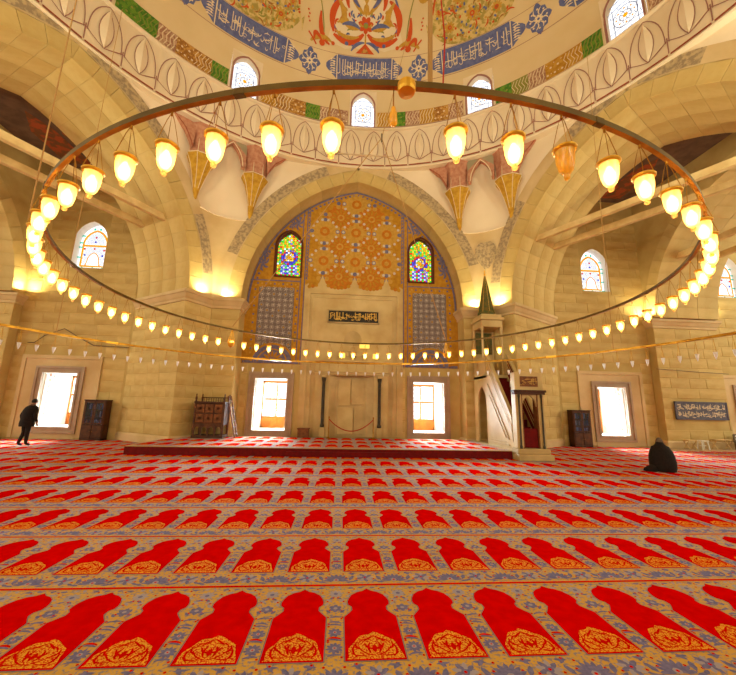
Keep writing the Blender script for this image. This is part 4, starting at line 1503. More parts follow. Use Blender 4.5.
# ================================================================== prayer carpet
CW, CP, CY0, CX0 = 0.5747, 1.3332, 3.8355, 0.0955
def cz(h):
    return lambda u, v: (u, v, h)
def carpet_tile(b, ox, z=0.0):
    """one prayer place: x from ox (left niche corner), y 0..CP from stripe to stripe"""
    l1, l2, l3, l4 = cz(z + .0008), cz(z + .0016), cz(z + .0024), cz(z + .0032)
    xc = ox + 0.21
    half = [(.213, .285), (.213, .80), (.17, .86), (.145, .90), (.148, .95), (.178, .985), (.182, 1.03), (.172, 1.08), (.145, 1.145), (.09, 1.195), (.04, 1.215), (0, 1.255)]
    def outline(g):
        L = [(x + g * (1 if i < len(half) - 1 else 0), y + (g if i == len(half) - 1 else (-g if i == 0 else 0))) for i, (x, y) in enumerate(half)]
        return [(xc + x, y) for x, y in L] + [(xc - x, y) for x, y in L[::-1][1:]]
    b.plate([outline(.009)], l1, 2)
    b.plate([outline(0)], l2, 1)
    # medallion, lobed half round, with vine
    N = 18
    med = [(xc - .20, .30)]
    for i in range(N + 1):
        a = pi - pi * i / N
        rr = 1 + .035 * cos(9 * a)
        med.append((xc + .192 * rr * cos(a), .315 + .262 * rr * sin(a) + (.02 if i == N // 2 else 0)))
    med.append((xc + .20, .30))
    b.plate([med], l3, 3)
    for s in (-1, 1):
        for (p0, p1, p2, w) in (((0, .33), (.09, .35), (.12, .43), .005), ((.02, .5), (.09, .53), (.12, .45), .005), ((.05, .34), (.14, .31), (.17, .37), .005), ((.13, .32), (.18, .38), (.14, .45), .007),
                                ((.0, .41), (.05, .39), (.07, .46), .009), ((.03, .36), (.06, .42), (.03, .47), .008), ((.08, .48), (.04, .52), (.0, .55), .007), ((.09, .40), (.15, .40), (.13, .48), .007)):
            leafcurve(b, l4, (xc + s * p0[0], p0[1]), (xc + s * p1[0], p1[1]), (xc + s * p2[0], p2[1]), w, 4, 4)
    petal(b, l4, xc, .36, pi / 2, .09, .02, 4)
    # column between this niche and the next
    xm = ox + (CW + .42) / 2
    for y, n, m in ((.42, 10, 5), (.60, 8, 5)):
        flower(b, l1, xm, y, .064 if y < .5 else .056, n, m, 6, .2, l2); disc(b, l3, xm, y, .008, 5, 4)
    for y in (.335, .50, .52, .685, .72, .79):
        s = 1 if int(y * 100) % 2 else -1
        leafcurve(b, l1, (xm - s * .05, y), (xm, y + .03), (xm + s * .05, y + .012), .009, 4 if y in (.52,) else 5, 4)
        disc(b, l1, xm + s * .05, y - .01, .011, 5, 4)
    for y in (.27, .30):
        pass
    # spandrel sprays at the top of the column
    flower(b, l1, xm, .93, .06, 6, 5, 6, .5, l2)
    flower(b, l1, xm, 1.17, .066, 8, 6, 5, .1, l2)
    for s in (-1, 1):
        for (dx_, y, a, L) in ((.04, .86, .9, .06), (.09, .97, 2.0, .06), (.03, 1.03, .8, .07), (.09, 1.12, .3, .07), (.15, 1.21, .15, .08), (.10, 1.27, .1, .07), (.2, 1.28, 0.0, .06), (.05, 1.26, 2.2, .05), (.06, 1.075, 2.6, .06)):
            ang = a if s > 0 else pi - a
            petal(b, l1, xm + s * dx_, y, ang, L, .015, 5 if (dx_ * 100) % 2 < 1 else 6)
        for dx_, y in ((.07, 1.04), (.12, 1.19), (.02, 1.10), (.06, .80), (.17, 1.255), (.05, .9)):
            disc(b, l1, xm + s * dx_, y, .011, 5, 4)
    # border band with palmettes
    for px, big in ((xm, 1), (xc, 0)):
        for k in range(9):
            a = pi * k / 8 if big else 2 * pi * k / 9
            petal(b, l1, px, .09 if big else .15, a, .135 if big else .095, .021, 5 if big or k % 2 else 6)
        disc(b, l2, px, .10 if big else .15, .03, 7, 6 if big else 5)
        disc(b, l3, px, .10 if big else .15, .013, 6, 4)
    for s in (-1, 1):
        for (dx_, y, a, L, w) in ((.13, .09, 1.2, .11, .022), (.18, .2, 2.2, .08, .018), (.09, .05, .25, .1, .016), (.11, .235, .1, .1, .014), (.16, .06, .6, .07, .016)):
            petal(b, l1, xm + s * dx_, y, a if s > 0 else pi - a, L, w, 5)
        for dx_, y in ((.1, .15), (.2, .12), (.15, .255), (.07, .23)):
            disc(b, l1, xm + s * dx_, y, .012, 5, 4)
CM = ['c_gold', 'c_red', 'c_dark', 'c_orange', 'c_vine', 'c_blue', 'c_pale']
def carpet_row(i0, i1, p=CP):
    b = MB('z')
    xa, xb = CX0 + i0 * CW - .08, CX0 + i1 * CW - .08
    b.box(xa, xb, 0, p, -.012, 0.0, 0)
    b.poly([(xa, -.016), (xb, -.016), (xb, .016), (xa, .016)], cz(.0014), 1)
    for i in range(i0, i1):
        carpet_tile(b, CX0 + i * CW)
    return b.mesh('carpet_row', CM)
carpet = thing('prayer_carpet', 'red and gold prayer carpet woven with rows of niches over the floor', 'carpet', (0, 0, 0))
ROW = carpet_row(-34, 40)
NEAR = carpet_row(-14, 15)
BACK = carpet_row(-25, 26)
for xa, xb in ((-19.5, -14.36), (14.97, 23)):
    b = MB(); b.box(xa, xb, CY0 + 9 * CP, 16.76, -.012, 0); b.build('carpet_border', 'c_gold', carpet)
for k in range(-3, 10):
    o = link('carpet_row', ROW if 0 <= k < 9 else (NEAR if k < 0 else BACK), carpet, (0, CY0 + k * CP, 0))
# low carpeted platform before the mihrab
PX0, PX1, PY0, PH = -6.92, 6.03, 12.55, 0.27
plat = thing('low_platform', 'low platform with dark red riser and carpeted top before the mihrab', 'platform', (0, PY0, 0))
b = MB(); b.box(PX0, PX1, 0, 4.05, 0.006, PH - .012)
b.build('riser', 'platered', plat)
b = MB()
xa = int((PX0 - CX0) / CW)
b.box(PX0, PX1, 0.03, 4.05, PH - .012, PH, 0)
PROW = MB('z')
PROW.box(PX0, PX1, 0, CP, -.01, 0.0, 0)
for i in range(-12, 10):
    carpet_tile(PROW, CX0 + i * CW)
PM_ = PROW.mesh('platform_carpet', CM)
b.build('platform_top', 'c_gold', plat)
for k in range(2):
    link('platform_carpet', PM_, plat, (0, 0.04 + k * CP, PH + .011))
PR3 = link('platform_carpet', PM_, plat, (0, 0.04 + 2 * CP, PH + .011))
b = MB(); b.box(-1.75, 2.4, -.07, 0.0, 0.006, 0.17); b.build('step', 'platered', plat)

# ================================================================== mihrab
mi = thing('mihrab', 'tall pale marble prayer niche between two slim dark columns', 'mihrab', (AXX, WALLY, 0))
b = MB()
for xa, xb, za, zb, pr in ((-2.3, -2.18, .3, 7.3, .1), (2.18, 2.3, .3, 7.3, .1), (-2.18, 2.18, 7.18, 7.3, .1), (-2.05, -1.97, .3, 7.05, .075), (1.97, 2.05, .3, 7.05, .075), (-1.97, 1.97, 6.97, 7.05, .075)):
    b.box(xa, xb, -pr, -.02, za, zb)
b.build('outer_frame', 'marble', mi)
# niche: polygonal recess reading, built forward of the wall: jambs, back facets, hood
b = MB()
NW, NT = 1.05, 3.1
fac = [(-NW, -.34), (-.72, -.12), (-.3, -.06), (.3, -.06), (.72, -.12), (NW, -.34)]
for (x0, y0), (x1, y1) in zip(fac[:-1], fac[1:]):
    b.add([(x0, y0, .28), (x1, y1, .28), (x1, y1, NT), (x0, y0, NT)], [(0, 1, 2, 3)])
b.build('niche_facets', 'marble_dark', mi)
b = MB()
for s in (-1, 1):
    xa, xb = sorted((s * NW, s * 1.72))
    b.box(xa, xb, -.36, -.03, .28, 3.75)
b.box(-NW, NW, -.36, -.03, NT, 3.75)
b.build('niche_jambs', 'marble', mi)
# panels of veined slabs inside the niche
for k, (x0, x1, z0, z1) in enumerate(((-.62, -.05, 1.7, 2.95), (0, .62, 1.75, 2.95), (-.62, .1, .4, 1.6), (.15, .62, .4, 1.65))):
    b = MB(); b.bevbox(x0, x1, -.125, -.055, z0, z1, .008); b.build('marble_slab', ['marble', 'marble_dark'][k % 2], mi)
for s in (-1, 1):
    b = MB(); b.lathe([(.085, 0), (.1, .02), (.1, .1), (.075, .14), (.07, .2), (.07, 2.05), (.085, 2.12), (.1, 2.18), (.1, 2.26), (0, 2.26)], 12, (s * 1.31, -.44, .72))
    b.build('column', 'colshaft', mi, smooth=True)
    b = MB(); b.bevbox(s * 1.31 - .13, s * 1.31 + .13, -.56, -.34, .28, .72, .015); b.build('column_base', 'marble', mi)
    b = MB(); b.bevbox(s * 1.31 - .13, s * 1.31 + .13, -.56, -.34, 2.98, 3.12, .015); b.build('column_capital', 'marble_dark', mi)
b = MB()
for z, o, h in ((3.14, .0, .1), (3.24, .05, .06), (3.75, .03, .07)):
    b.bevbox(-1.75 - o, 1.75 + o, -.42 - o, -.03, z, z + h, .01)
b.build('cornice', 'marble', mi)
# muqarnas hood, stepped cells
for row, (n, z, w) in enumerate(((7, 3.82, .30), (5, 4.06, .30), (3, 4.3, .30))):
    for k in range(n):
        x = (k - (n - 1) / 2) * w
        b = MB()
        lp = [(x - w / 2 + .01, z)] + [(x + px, z + .04 + pz) for px, pz in arch_full(w / 2 - .01, .2, 4)] + [(x + w / 2 - .01, z)]
        b.extr(lp, pl(.04), pl(.16 - .03 * row)); b.build('muqarnas_cell', 'marble_dark' if (k + row) % 2 else 'marble', mi)
# blind pointed arch above
b = MB(); ar = [(-.43, 4.6)] + [(px, 4.85 + pz) for px, pz in arch_full(.43, .5, 6)] + [(.43, 4.6)]
b.extr(ar, pl(.03), pl(.055)); b.build('blind_arch', 'marble_dark', mi)
# small yellow lamp boxes over the niche
for x, z, w in ((.55, 4.42, .24), (-.5, 3.92, .14), (1.1, 3.92, .14)):
    b = MB(); b.bevbox(x - w, x + w, -.52, -.40, z, z + .24, .02)
    b.build('lamp_box', 'lamp_on', mi)

def plaque(name, label, cat, x, y, z, w, h, ground, ink, frame, seed, dens, sw, lines=1):
    r = thing(name, label, cat, (x, y, z))
    b = MB(); b.bevbox(-w / 2, w / 2, -.05, 0, -h / 2, h / 2, .008); b.build('board', ground, r)
    b = MB(); t = h * .07
    for xa, xb, za, zb in ((-w / 2, w / 2, h / 2 - t, h / 2), (-w / 2, w / 2, -h / 2, -h / 2 + t), (-w / 2, -w / 2 + t, -h / 2, h / 2), (w / 2 - t, w / 2, -h / 2, h / 2)):
        b.box(xa, xb, -.075, -.03, za, zb)
    b.build('frame', frame, r)
    for k in range(lines):
        hh = h * .8 / lines
        zc = h * .4 - hh * (k + .5)
        for part in (-1, 1):
            b = MB('y')
            calligraphy(b, w * .45, hh, lambda u, v, p=part, q=zc: (u + p * w * .235, -.056, v + q), 0, seed + k * 3 + part, dens, sw)
            b.build('lettering', ink, r)['kind'] = 'stuff'
    return r
plaque('inscription_plaque', 'black board with gilt calligraphy above the marble niche', 'plaque', AXX, WALLY - .05, 6.04, 2.56, .66, 'black', 'gold', 'marble_dark', 5, 6.0, .015, 1)
plaque('stone_inscription', 'long slate panel of pale carved calligraphy on the wall pilaster beyond the minbar', 'plaque', X(17.42), WALLY - .46, 1.82, 2.8, .88, 'slate', 'cream', 'slate', 21, 5.0, .012, 2)
b = MB(); b.bevbox(-.24, .24, -.2, .2, 0, .36, .01); b.bevbox(-.27, .27, -.23, .23, .36, .4, .008)
o = b.build('wooden_box', 'wood3', None, False, (-1.6, 16.9 - .35, PH + .0155)); tag(o, 'small brown wooden box on the platform beside the niche', 'box')
# rope barrier
rp = thing('rope_barrier', 'red rope hung between two brass posts before the niche', 'barrier', (AXX, 16.2, PH + .0155))
for s in (-1, 1):
    b = MB(); b.lathe([(0, 0), (.11, 0), (.11, .02), (.03, .05), (.02, .08), (.02, .86), (.035, .88), (.035, .92), (0, .95)], 10, (s * .98, 0, 0)); b.build('post', 'brass', rp, True)
b = MB(); b.tube([(x / 10 * .98, 0, .32 + .5 * (x / 10) ** 2) for x in range(-10, 11)], .022, 6); b.build('rope', 'rope', rp, True)

# ================================================================== minbar
mb_ = thing('minbar', 'tall carved marble pulpit stair with gate and green pointed spire', 'minbar', (X(6.15), 12.4, .0045))
x0, x1 = -.5, .5
fl = lambda x: (lambda u, v: (x, u, v))
# flank walls: triangle under the stairs with passage arch under the platform
pas = [(2.5, .3)] + [(2.97 + px, 1.9 + pz) for px, pz in arch_full(.47, .75, 5)] + [(3.44, .3)]
flank = [(.25, .02), (.25, .55), (2.35, 3.1), (3.85, 3.1), (3.85, .02)]
for xx in (x0, x1 - .08):
    b = MB(); b.plate([flank, pas], fl(xx)); b.plate([flank, pas], fl(xx + .08))
    n = len(flank)
    for L in (flank, pas):
        k = len(L)
        b.add([(xx, u, v) for u, v in L] + [(xx + .08, u, v) for u, v in L], [(i, (i + 1) % k, k + (i + 1) % k, k + i) for i in range(k)])
    b.build('flank_panel', 'marble', mb_)
b = MB(); b.box(x0 - .05, x1 + .06, .1, 3.9, 0.0, .3); b.build('plinth', 'marble', mb_)
# raised triangular mouldings on the left flank
b = MB()
tri = [(.55, .42), (2.3, .42), (2.3, 2.72), (.55, .62)]
for a, c in zip(tri, tri[1:] + tri[:1]):
    b.bar((x0 - .01, a[0], a[1]), (x0 - .01, c[0], c[1]), .05, .05)
tri2 = [(.8, .52), (2.15, .52), (2.15, 2.25), (.8, .66)]
for a, c in zip(tri2, tri2[1:] + tri2[:1]):
    b.bar((x0 - .01, a[0], a[1]), (x0 - .01, c[0], c[1]), .03, .03)
b.build('flank_moulding', 'marble_dark', mb_)
for k in range(11):
    b = MB(); z = .3 + .255 * k; y = .32 + .212 * k
    b.box(x0 + .08, x1 - .08, y, y + .23, max(.3, z - .3), z + .255); b.build('stair_tread', 'platered', mb_)
for s, xx in ((-1, x0), (1, x1 - .08)):
    b = MB()
    ban = [(.3, .6), (.3, 1.35), (2.35, 3.95), (2.35, 3.1)]
    b.extr(ban, fl(xx), fl(xx + .08)); b.build('banister', 'marble' if s < 0 else 'platered', mb_)
    b = MB(); b.bar((xx + .04, .28, 1.38), (xx + .04, 2.4, 4.02), .13, .08); b.bar((xx - .0, .3, .9), (xx - .0, 2.36, 3.5), .02, .05); b.bar((xx, .32, 1.1), (xx, 2.36, 3.7), .02, .03)
    b.build('handrail', 'marble_dark', mb_)
b = MB(); b.box(x0, x1, 2.35, 3.85, 3.0, 3.12); b.build('platform', 'marble', mb_)
for xx in (x0 + .06, x1 - .06):
    for y in (2.8, 3.75):
        b = MB(); b.lathe([(.07, 0), (.07, .1), (.05, .14), (.045, 2.0), (.07, 2.1), (.07, 2.2)], 8, (xx, y, 3.12)); b.build('canopy_column', 'marble', mb_, True)
b = MB()
for xx in (x0, x1 - .05):
    b.box(xx, xx + .05, 2.45, 3.8, 3.12, 3.9)
b.box(x0, x1, 3.76, 3.84, 3.12, 5.3)
b.build('balustrade', 'marble_dark', mb_)
b = MB(); b.box(x0 + .12, x1 - .12, 3.7, 3.755, 4.2, 5.2); b.build('green_panel', 'darkgreen', mb_)
b = MB(); b.bevbox(x0 + .02, x1 - .02, 2.72, 3.86, 5.3, 5.62, .02); b.bevbox(x0 - .05, x1 + .05, 2.66, 3.9, 5.62, 5.75, .02); b.bevbox(x0 + .03, x1 - .03, 2.74, 3.86, 5.75, 5.9, .02)
b.build('canopy', 'marble', mb_)
for s, (ya, yb) in enumerate(((2.5, 2.52), (3.7, 3.72))):
    pass
b = MB(); b.lathe([(.42, 5.9), (.42, 6.02), (.38, 6.1), (.05, 7.85), (0, 7.95)], 8, (0, 3.3, 0)); b.build('spire', 'darkgreen', mb_)
b = MB(); b.lathe([(0, 0), (.03, 0), (.03, .05), (.06, .1), (.03, .15), (.02, .2), (.04, .24), (.01, .32), (0, .34)], 8, (0, 3.3, 7.88)); b.build('finial', 'goldpaint', mb_, True)
b = MB()
for k in range(8):
    a = 2 * pi * k / 8
    b.tube([(.385 * cos(a), 3.3 + .385 * sin(a), 6.1), (.05 * cos(a), 3.3 + .05 * sin(a), 7.85)], .008, 4)
b.build('spire_rib', 'gold', mb_)
# gate at the foot of the stair
b = MB()
for s in (-1, 1):
    xa, xb = sorted((s * .30, s * .52))
    b.bevbox(xa, xb, -.1, .22, .38, 2.35, .015)
b.bevbox(-.52, .52, -.1, .22, 2.35, 3.0, .015)
b.build('gate_frame', 'marble', mb_)
b = MB(); b.bevbox(-.6, .64, -.32, .3, 0, .2, .02); b.bevbox(-.58, .58, -.22, .26, .2, .38, .02); b.build('gate_step', 'marble_dark', mb_)
b = MB(); b.bevbox(-.60, .60, -.17, .1, 2.30, 2.38, .015); b.bevbox(-.56, .56, -.14, .1, 2.22, 2.30, .01); b.build('dark_lintel', 'wood2', mb_)
b = MB(); b.box(-.32, .32, -.125, -.1, 2.5, 2.86); b.build('gate_panel', 'wood3', mb_)
b = MB(); calligraphy(b, .56, .3, lambda u, v: (u, -.128, v + 2.68), 0, 77, 6, .006); b.build('gate_lettering', 'gold', mb_)
for s in (-1, 1):
    b = MB(); b.box(min(s * .3, s * .26), max(s * .3, s * .26), -.08, .2, .38, 2.22); b.build('gate_leaf', 'wood3', mb_)
    b = MB(); b.lathe([(.045, 0), (.045, .08), (.03, .12), (.03, 1.7), (.045, 1.78), (.045, 1.86)], 8, (s * .41, -.13, .38)); b.build('gate_colonnette', 'colshaft', mb_, True)
b = MB()
ar = [(px, 1.8 + pz) for px, pz in arch_full(.26, .4, 5)]
b.extr([(-.26, 1.8)] + ar[1:-1] + [(.26, 1.8), (.26, 2.22), (-.26, 2.22)], lambda u, v: (u, -.06, v), lambda u, v: (u, .02, v)); b.build('gate_arch', 'marble_dark', mb_)
b = MB(); b.box(-.25, .25, -.03, -.02, .4, 1.05); b.build('gate_curtain', 'platered', mb_)

# ================================================================== carved lectern with ladder
lc = thing('carved_lectern', 'dark carved wooden preaching chair with turned corner posts on the platform', 'lectern', (-5.36, 15.75, PH + .0155))
W2, D2 = .62, .38
b = MB(); b.bevbox(-W2, W2, -D2, D2, 0, .12, .01); b.build('base', 'wood2', lc)
b = MB(); b.box(-W2 + .04, W2 - .04, -D2 + .04, D2, .52, 1.42); b.build('chest', 'wood', lc)
for x in (-W2 + .05, W2 - .05):
    for y in (-D2 + .05, D2 - .05):
        b = MB(); b.lathe([(.05, 0), (.05, 1.45), (.03, 1.5), (.045, 1.56), (.045, 1.62), (.02, 1.68), (.03, 1.73), (0, 1.78)], 8, (x, y, .02)); b.build('corner_post', 'wood', lc, True)
for k in range(4):      # arcade under the chest
    x = -.42 + .28 * k
    b = MB(); b.extr([(x - .14, .12), (x - .10, .12)] + [(x + px, .34 + pz) for px, pz in arch_full(.10, .12, 4)] + [(x + .10, .12), (x + .14, .12), (x + .14, .54), (x - .14, .54)],
                     lambda u, v: (u, -D2 + .02, v), lambda u, v: (u, -D2 + .06, v)); b.build('arcade_arch', 'wood', lc)
for k in range(3):
    for j in range(2):
        x, z = -.36 + .36 * k, .62 + .4 * j
        b = MB(); b.bevbox(x - .155, x + .155, -D2 + .005, -D2 + .045, z, z + .34, .012)
        flower(b, lambda u, v: (u, -D2 - .002, v), x, z + .17, .12, 8, 0, 0)
        b.build('carved_panel', 'wood3', lc)
b = MB(); b.bevbox(-W2, W2, -D2 - .02, D2 + .02, 1.4, 1.47, .01); b.build('shelf', 'wood2', lc)
b = MB()
for k in range(11):
    x = -.5 + .1 * k; b.tube([(x, D2 - .05, 1.47), (x, D2 - .05, 1.64)], .012, 5)
b.box(-.57, .57, D2 - .07, D2 - .03, 1.62, 1.66); b.build('back_rail', 'wood', lc)
ld = thing('wooden_ladder', 'narrow wooden ladder leaning against the carved lectern', 'ladder', (-4.66, 15.75, PH + .0155))
b = MB()
for y in (-.2, .2):
    b.bar((.36, y, .02), (-.04, y, 1.72), .05, .035, 0, (0, 1, 0))
b.build('stringer', 'wood3', ld)
for k in range(6):
    t = (k + .6) / 6.4
    b = MB(); b.bar((.36 - .4 * t, -.2, .02 + 1.7 * t), (.36 - .4 * t, .2, .02 + 1.7 * t), .05, .025); b.build('rung', 'wood3', ld)

# ================================================================== bookcases
def bookcase(x, label, gl):
    r = thing('bookcase', label, 'bookcase', (x, 16.98, 00.0045))
    w, d, h = .45, .2, 1.68
    b = MB(); b.box(-w, -w + .04, -d, d, 0, h); b.box(w - .04, w, -d, d, 0, h); b.box(-w, w, d - .02, d, 0, h); b.box(-w, w, -d, d, 0, .07); b.box(-w, w, -d, d, .62, .66)
    b.build('carcass', 'wood2', r)
    b = MB(); b.bevbox(-w - .03, w + .03, -d - .03, d, h, h + .05, .01); b.build('top', 'wood2', r)
    for s in (-1, 1):
        xa, xb = sorted((s * .01, s * (w - .04)))
        b = MB(); b.bevbox(xa, xb, -d - .02, -d, .08, .62, .006); dr = b.build('cupboard_door', 'wood', r)
        b = MB(); b.lathe([(0, 0), (.015, 0), (.015, .02), (0, .02)], 6, (s * .05, -d - .035, .36)); b.build('knob', 'brass', dr)
        b = MB()
        for p in ((xa, xa + .05, .68, h - .02), (xb - .05, xb, .68, h - .02), (xa + .05, xb - .05, .68, .74), (xa + .05, xb - .05, h - .08, h - .02)):
            b.box(p[0], p[1], -d - .02, -d, p[2], p[3])
        fr = b.build('glazed_door', 'wood', r)
        b = MB(); b.box(xa + .05, xb - .05, -d - .012, -d - .008, .74, h - .08); b.build('glass', 'g_ice', fr)
    for z in (.98, 1.3):
        b = MB(); b.box(-w + .04, w - .04, -d + .03, d - .02, z, z + .025); b.build('shelf', 'wood2', r)
    q = random.Random(int(x * 10))
    for z in (.66, 1.005, 1.325):
        xx = -w + .05
        while xx < w - .1:
            t = q.uniform(.03, .06); hh = q.uniform(.18, .26)
            if q.random() < gl:
                bk = MB(); bk.bevbox(xx, xx + t - .003, -.1, .1, z, z + hh, .003)
                o = bk.build('book', M_BOOK[q.randrange(len(M_BOOK))], r)
            xx += t
M['bk1'] = mk('pale_book_cover', (196, 188, 178)); M['bk2'] = mk('red_book_cover', (126, 44, 30)); M['bk3'] = mk('green_book_cover', (60, 74, 50)); M['bk4'] = mk('blue_book_cover', (84, 92, 120))
M_BOOK = ['bk1', 'bk2', 'bk3', 'bk4']
bookcase(-10.72, 'dark brown glazed bookcase between the standing man and the lectern pier', .8)
bookcase(11.62, 'dark brown glazed bookcase between the minbar and the window surround', .8)

# ================================================================== seats by the right pilaster
st = thing('stool', 'small pale wooden stool under the slate panel', 'stool', (17.35, 16.45, 0.0045))
b = MB(); b.bevbox(-.2, .2, -.15, .15, .38, .42, .01); b.build('seat', 'white', st)
for sx in (-1, 1):
    for sy in (-1, 1):
        b = MB(); b.bar((sx * .18, sy * .13, 0), (sx * .14, sy * .1, .39), .04, .04, 0, (0, 1, 0)); b.build('leg', 'white', st)
b = MB(); b.box(-.16, .16, -.012, .012, .16, .19); b.build('stretcher', 'white', st)
def small_table(x, label, w, h, m):
    r = thing('low_book_stand', label, 'stand', (x, 16.5, 0.0045))
    b = MB(); b.bevbox(-w, w, -.16, .16, h, h + .04, .01); b.build('top', m, r)
    for s in (-1, 1):
        b = MB(); b.bar((s * w * .85, -.14, .02), (s * w * .85, .14, h), .03, .03, 0, (1, 0, 0)); b.bar((s * w * .85, .14, .02), (s * w * .85, -.14, h), .03, .03, 0, (1, 0, 0)); b.build('crossed_legs', m, r)
small_table(16.75, 'small low folding stand beside the pale stool', .22, .40, 'timber')
small_table(18.35, 'longer low folding stand between the stool and the carved bench', .42, .44, 'timber')
bn = thing('carved_bench', 'grey carved low bench beside the slate panel', 'bench', (19.72, 16.3, 0.0045))
b = MB(); b.bevbox(-.72, .72, -.2, .2, .36, .42, .01); b.build('seat', 'bench', bn)
for s in (-1, 1):
    b = MB(); b.box(s * .66 - .03, s * .66 + .03, -.18, .18, 0, .36); b.build('side', 'bench', bn)
b = MB(); b.box(-.72, .72, .14, .18, .42, .74); b.build('back_board', 'bench', bn)
for k in range(7):
    for j in range(2):
        b = MB(); disc(b, lambda u, v: (u, .135, v), -.6 + .2 * k, .51 + .13 * j, .05, 8, 0); b.build('pierced_rosette', 'white', bn)

# ================================================================== ring chandeliers
def ring_mesh(R, w, h, n=120, mats=('brass', 'shaded_brass')):
    b = MB()
    prof = [(R - w / 2, -h / 2), (R + w / 2, -h / 2), (R + w / 2, h / 2), (R - w / 2, h / 2)]
    vs = [(r * cos(2 * pi * k / n), r * sin(2 * pi * k / n), z) for k in range(n) for r, z in prof]
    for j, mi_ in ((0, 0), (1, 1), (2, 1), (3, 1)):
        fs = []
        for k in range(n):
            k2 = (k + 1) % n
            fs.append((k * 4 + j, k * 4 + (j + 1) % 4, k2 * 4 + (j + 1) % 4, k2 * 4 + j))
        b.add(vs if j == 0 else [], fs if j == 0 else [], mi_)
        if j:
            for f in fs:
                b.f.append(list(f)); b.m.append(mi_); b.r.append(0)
    return b.mesh('ring', list(mats))

def bowl(prof, n=12):
    b = MB(); b.lathe(prof, n); me = b.mesh('lamp', ['lampglass']); me.shade_smooth(); return me
PROF = [(.047, -.20), (.044, -.212), (.045, -.24), (.041, -.28), (.032, -.315), (.018, -.335), (.010, -.340), (.015, -.350), (.012, -.362), (0, -.366)]
LAMP = bowl(PROF)
AMB = bowl(PROF); AMB.materials[0] = M['amberglass']
b = MB(); b.lathe([(.046, -.212), (.056, -.206), (.058, -.198), (.052, -.192), (.046, -.196)], 14); RIM = b.mesh('lamp_rim', ['goldpaint']); RIM.shade_smooth()
b = MB()
for k in range(3):
    a = 2 * pi * k / 3 + .4
    b.tube([(0, 0, 0), (.02 * cos(a), .02 * sin(a), -.06), (.053 * cos(a), .053 * sin(a), -.196)], .0022, 4)
b.tube([(0, 0, .0), (0, 0, -.02)], .006, 5)
CHAIN = b.mesh('lamp_chain', ['brass'])
b = MB(); b.lathe([(0, -.325), (.018, -.318), (.027, -.295), (.027, -.265), (.016, -.24), (.008, -.225), (0, -.225)], 8); BULB = b.mesh('bulb', ['bulb']); BULB.shade_smooth()

def lamp(parent, x, y, rz, lit=True):
    o = link('lamp', LAMP if lit else AMB, parent, (x, y, -.03))
    o.rotation_euler = (0, 0, rz)
    link('lamp_rim', RIM, o); link('lamp_chain', CHAIN, o)
    if lit:
        link('bulb', BULB, o)
    return o
IN_C, IN_R, IN_H = (0.38, 5.0), 3.58, 3.2
ch = thing('ring_chandelier', 'brass hoop chandelier hung with glowing amber glass lamps', 'chandelier', (IN_C[0], IN_C[1], IN_H))
link('ring', ring_mesh(IN_R, .026, .034, 200), ch)
NL = 78
for i in range(NL):
    if i == NL - 1:
        continue                       # here hangs the small pendant
    a = rad(1.8 + 360 / NL * i)
    lamp(ch, IN_R * sin(a), -IN_R * cos(a), a, i not in (2,))
# joints of the hoop
for i in range(12):
    a = rad(15 + 30 * i)
    b = MB(); b.bevbox(-.03, .03, -.016, .016, -.020, .020, .003)
    o = b.build('ring_joint', 'shaded_brass', ch, False, (IN_R * sin(a), -IN_R * cos(a), 0)); o.rotation_euler = (0, 0, a)
# drum box and pendant on the near side
a = rad(-2.0)
b = MB(); b.lathe([(0, .0), (.04, 0), (.043, -.006), (.043, -.034), (.038, -.048), (.016, -.052), (0, -.052)], 18)
b.build('drum_fixture', 'goldpaint', ch, False, (IN_R * sin(a), -IN_R * cos(a) - .03, -.022))
a = rad(-2.9)
b = MB(); b.lathe([(0, -.10), (.010, -.105), (.011, -.125), (.017, -.135), (.019, -.19), (.013, -.20), (0, -.203)], 12)
b.build('small_pendant', 'amberglass', ch, True, (IN_R * sin(a), -IN_R * cos(a), -.02))
b = MB(); b.tube([(0, 0, .02), (0, 0, -.10)], .003, 5); b.build('pendant_cord', 'brass', ch, False, (IN_R * sin(a), -IN_R * cos(a), -.02))
# suspension hardware: fans of short chains with a brass drop
for a in (rad(-132), rad(146), rad(-48), rad(34)):
    if abs(a) < rad(60):
        continue
    x, y = IN_R * sin(a), -IN_R * cos(a)
    b = MB()
    for k in range(4):
        q = 2 * pi * k / 4
        b.tube([(x, y, .02), (x + .07 * cos(q), y + .07 * sin(q), -.28)], .006, 4)
    b.lathe([(.075, -.28), (.07, -.30), (.05, -.36), (0, -.38)], 10, (x, y, 0))
    b.build('brass_drop', 'goldpaint', ch)

OUT_C, OUT_R, OUT_H = (-0.03, 5.0), 6.95, 3.1
ch2 = thing('ring_chandelier', 'wider thin hoop chandelier hung with unlit white glass lamps', 'chandelier', (OUT_C[0], OUT_C[1], OUT_H))
link('ring', ring_mesh(OUT_R, .04, .05, 160, ('brass', 'brass')), ch2)
b = MB(); b.lathe([(.034, -.27), (.032, -.285), (.03, -.31), (.022, -.35), (.008, -.385), (.010, -.395), (0, -.405)], 10); G2 = b.mesh('lamp', ['clearglass']); G2.shade_smooth()
b = MB()
for k in range(3):
    q = 2 * pi * k / 3
    b.tube([(0, 0, 0), (.03 * cos(q), .03 * sin(q), -.27)], .0025, 3)
C2 = b.mesh('lamp_chain', ['brass'])
b = MB(); b.lathe([(.034, -.275), (.04, -.27), (.034, -.265)], 10); R2 = b.mesh('lamp_rim', ['white'])
NO = 144
for i in range(NO):
    a = 2 * pi * (i + .3) / NO
    o = link('lamp', G2, ch2, (OUT_R * sin(a), -OUT_R * cos(a), -.02))
    link('lamp_chain', C2, o); link('lamp_rim', R2, o)
